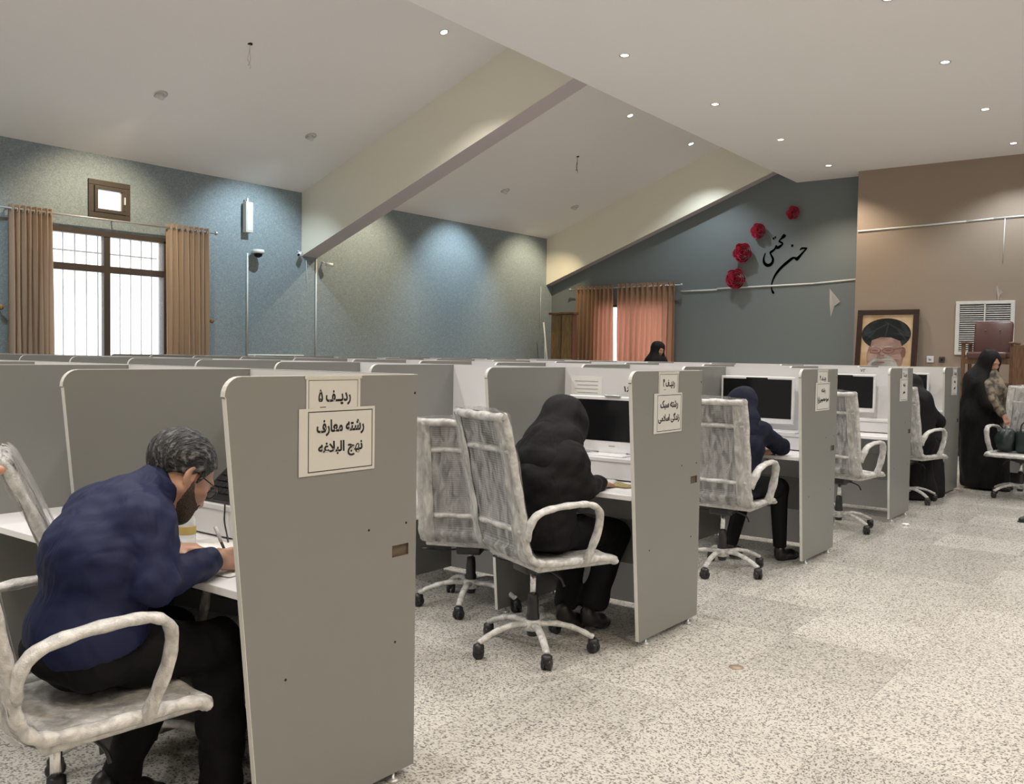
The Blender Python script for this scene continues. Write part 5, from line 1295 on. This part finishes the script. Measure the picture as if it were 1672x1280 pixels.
v.cap((2.34, -10.40, .46), (2.34, -10.30, .06), .10, .15, .06); v.cap((2.54, -10.40, .46), (2.54, -10.30, .06), .10, .15, .06); v.cap((2.44, -10.0, .46), (2.44, -10.05, .06), .14, .20, .08, sx=1.2)
v.ell(H4.p(0, .12, -.015), np.array((.055, .055, .078))*H4.s, .012, True, H4.R); v.fold(.006, [(30, 12, 4, 0, 1), (-22, 26, 5, 1.7, .8)]); v.clip((0, 0, .004), (0, 0, -1)); vol_obj('cloak', v, 'blackcloth', p4)

# ---- standing woman at the right
p5 = thing('person', 'standing woman in long black chador and brown patterned scarf, touching a chair arm', 'person', (2.02, -11.36, 0))
H5 = Frame((1.975, -11.33, 1.415), (-.66, .56, -.38), (-.27, .23, .9), .93)
v = Vol((1.5, -11.75, .60), (2.4, -10.95, 1.60), .0065); head(v, H5)
v.cap((2.03, -11.36, 1.22), (2.0, -11.36, 1.36), .055, .05, .03); v.cap((2.06, -11.36, .95), (2.04, -11.36, 1.2), .09, .09, .05)
v.cap((1.99, -11.21, 1.17), (1.90, -11.12, .98), .042, .034, .02); v.cap((1.90, -11.12, .98), (1.79, -11.08, .84), .032, .024, .02)
v.cap((2.0, -11.50, 1.17), (1.92, -11.48, .98), .042, .034, .02); v.cap((1.92, -11.48, .98), (1.77, -11.32, 1.04), .032, .025, .02)
hand(v, (1.785, -11.075, .835), (-.35, .1, -.8), (-.6, .6, .3), .9, (14, 18, 20, 22), 1); hand(v, (1.765, -11.315, 1.04), (-.55, .6, .05), (-.3, .3, .8), .9, (58, 60, 62, 64), -1, (.4, .8, -.3), 40)
vol_obj('body', v, 'skin', p5); eyes(p5, H5)
v = Vol((1.55, -11.80, .0), (2.45, -10.95, 1.62), .010)
v.ell(H5.p(0, -.03, .025), np.array((.098, .118, .112))*H5.s, .03, rot=H5.R); v.cap(H5.p(0, -.05, -.03), (2.08, -11.37, 1.17), .10, .15, .08)
v.cap((2.08, -11.37, 1.17), (2.10, -11.37, .80), .17, .20, .1); v.cap((2.10, -11.37, .80), (2.05, -11.38, .10), .20, .215, .1); v.cap((1.95, -11.34, .75), (1.93, -11.36, .10), .15, .19, .1)
v.cap((2.02, -11.22, 1.15), (1.95, -11.15, .95), .085, .08, .06); v.cap((2.02, -11.50, 1.15), (1.96, -11.50, .98), .085, .08, .06)
v.ell(H5.p(0, .12, -.02), np.array((.060, .060, .085))*H5.s, .012, True, H5.R); v.ell((1.86, -11.17, 1.08), (.14, .13, .20), .03, True)
v.fold(.007, [(34, 20, 3, 0, 1), (-20, 34, 4, 1.7, .8), (60, 30, 2, .6, .4)]); v.clip((0, 0, .02), (0, 0, -1)); vol_obj('chador', v, 'blackcloth', p5)
v = Vol((1.55, -11.65, .78), (2.15, -11.0, 1.36), .008)
v.cap((1.955, -11.31, 1.27), (1.93, -11.29, 1.10), .075, .125, .04); v.cap((1.93, -11.29, 1.10), (1.90, -11.29, .95), .125, .10, .04)
v.cap((1.99, -11.20, 1.16), (1.90, -11.12, .98), .062, .052, .04); v.cap((1.90, -11.12, .98), (1.80, -11.085, .86), .05, .040, .03); v.cap((1.99, -11.48, 1.15), (1.92, -11.47, .98), .06, .052, .04); v.cap((1.92, -11.47, .98), (1.80, -11.345, 1.03), .052, .042, .03)
v.fold(.005, [(30, 30, 20, 0, 1), (-20, 40, 30, 1.7, .8)]); vol_obj('scarf', v, 'scarf', p5)
for yy in (-11.28, -11.44):
    v = Vol((1.6, yy-.08, 0), (2.1, yy+.08, .16), .007); shoe(v, (1.96, yy, 0), (1.72, yy+.02, 0)); v.clip((0, 0, .001), (0, 0, -1)); vol_obj('shoe', v, 'shoe', p5)

# ---- head seen over the booths, in front of the far wall
p6 = thing('person', 'person in black scarf, only the head above the booths beside the pink curtain', 'person', (7.35, -13.6, 0))
H6 = Frame((7.33, -13.6, 1.545), (-.80, .35, -.35), (-.3, .1, .9), .95)
v = Vol((7.0, -13.9, .0), (7.65, -13.3, 1.75), .012); head(v, H6); v.cap((7.36, -13.6, 1.3), (7.34, -13.6, 1.5), .055, .05, .03); v.cap((7.36, -13.6, .9), (7.36, -13.6, 1.25), .10, .11, .05, sx=1.2)
for sy in (-1, 1):
    v.cap((7.36, -13.6+sy*.10, .9), (7.36, -13.6+sy*.10, .10), .08, .05, .03); v.cap((7.36, -13.6+sy*.10, .05), (7.24, -13.6+sy*.10, .04), .045, .035, .02)
v.clip((0, 0, .001), (0, 0, -1)); vol_obj('body', v, 'skin', p6); eyes(p6, H6)
v = Vol((6.95, -14.0, .0), (7.75, -13.2, 1.78), .012)
v.ell(H6.p(0, -.03, .02), np.array((.098, .118, .112))*H6.s, .03, rot=H6.R); v.cap(H6.p(0, -.04, -.03), (7.38, -13.6, 1.28), .10, .16, .08); v.cap((7.38, -13.6, 1.28), (7.37, -13.6, .1), .19, .24, .1)
v.ell(H6.p(0, .12, -.02), np.array((.055, .055, .078))*H6.s, .012, True, H6.R); v.fold(.006, [(34, 20, 3, 0, 1)]); v.clip((0, 0, .03), (0, 0, -1)); vol_obj('chador', v, 'blackcloth', p6)

# ---- people almost wholly outside the frame: a fingertip at the left, a shoe at the right
p7 = thing('person', 'person beyond the left edge, only one fingertip reaches into the picture', 'person', (1.80, .05, 0))
v = Vol((1.10, -.70, .0), (2.15, .40, 1.76), .009)
H7 = Frame((1.78, .03, 1.56), (-.7, -.7, -.15), (-.1, -.1, 1), 1.0); head(v, H7); v.cap((1.80, .05, 1.35), (1.79, .04, 1.5), .06, .055, .03); v.cap((1.80, .05, .9), (1.80, .05, 1.35), .10, .11, .05)
v.cap((1.68, .17, 1.36), (1.62, .20, 1.10), .04, .034, .02); v.cap((1.62, .20, 1.10), (1.60, .14, .86), .032, .025, .02)
v.cap((1.92, -.07, 1.36), (1.72, -.24, 1.20), .04, .034, .02); v.cap((1.72, -.24, 1.20), (1.36, -.42, 1.235), .032, .025, .02)
hand(v, (1.60, .135, .85), (-.05, -.1, -1), (.7, -.7, 0), 1.0, (16, 18, 20, 22), 1)
vol_obj('body', v, 'skin', p7); eyes(p7, H7)
v = Vol((1.12, -.62, 1.15), (1.45, -.32, 1.36), .004)
v.cap((1.40, -.405, 1.233), (1.35, -.425, 1.236), .025, .026, .01); hand(v, (1.345, -.43, 1.238), (-.80, -.57, .19), (.15, .15, 1), 1.0, (2, 62, 66, 70), 1, (.3, .8, -.5), 40); vol_obj('pointing_hand', v, 'skin', p7)
v = Vol((1.20, -.65, .80), (2.20, .45, 1.50), .012)
v.cap((1.80, .05, .95), (1.80, .05, 1.28), .14, .15, .05); v.cap((1.69, .16, 1.36), (1.91, -.06, 1.36), .078, .078, .05); v.cap((1.92, -.07, 1.35), (1.72, -.24, 1.20), .066, .056, .03); v.cap((1.72, -.24, 1.20), (1.42, -.395, 1.23), .052, .042, .03)
v.cap((1.68, .17, 1.35), (1.62, .20, 1.10), .066, .056, .03); v.cap((1.62, .20, 1.10), (1.60, .145, .90), .05, .042, .03); v.clip((0, 0, .88), (0, 0, -1)); vol_obj('shirt', v, 'blackcloth', p7)
v = Vol((1.5, -.3, .0), (2.1, .4, 1.05), .012)
v.cap((1.73, .12, .92), (1.73, .12, .10), .10, .065, .04); v.cap((1.87, -.02, .92), (1.87, -.02, .10), .10, .065, .04); v.cap((1.76, .09, .95), (1.84, .01, .95), .12, .12, .04); v.clip((0, 0, .07), (0, 0, -1)); vol_obj('trousers', v, 'trouser', p7)
for x, y in ((1.75, .15), (1.90, .01)):
    v = Vol((x-.32, y-.30, -.01), (x+.1, y+.12, .15), .008); shoe(v, (x, y, 0), (x-.19, y-.19, 0)); v.clip((0, 0, .001), (0, 0, -1)); vol_obj('shoe', v, 'shoe', p7)
v = Vol((1.05, -9.5, -.01), (1.55, -9.0, .2), .007); shoe(v, (1.16, -9.30, 0), (1.345, -9.20, 0)); v.clip((0, 0, .001), (0, 0, -1))
sh_ = thing('shoe', 'black shoe tip of somebody outside the frame at the right picture edge', 'shoe', (1.25, -9.25, 0)); vol_obj('shoe_upper', v, 'shoe', sh_)
v = Vol((1.05, -9.5, -.01), (1.55, -9.0, .2), .007); v.cap((1.19, -9.285, .006), (1.32, -9.213, .006), .036, .034, .01); v.clip((0, 0, .012), (0, 0, 1)); v.clip((0, 0, .001), (0, 0, -1)); vol_obj('sole', v, 'ink', sh_)
#END PEOPLE#
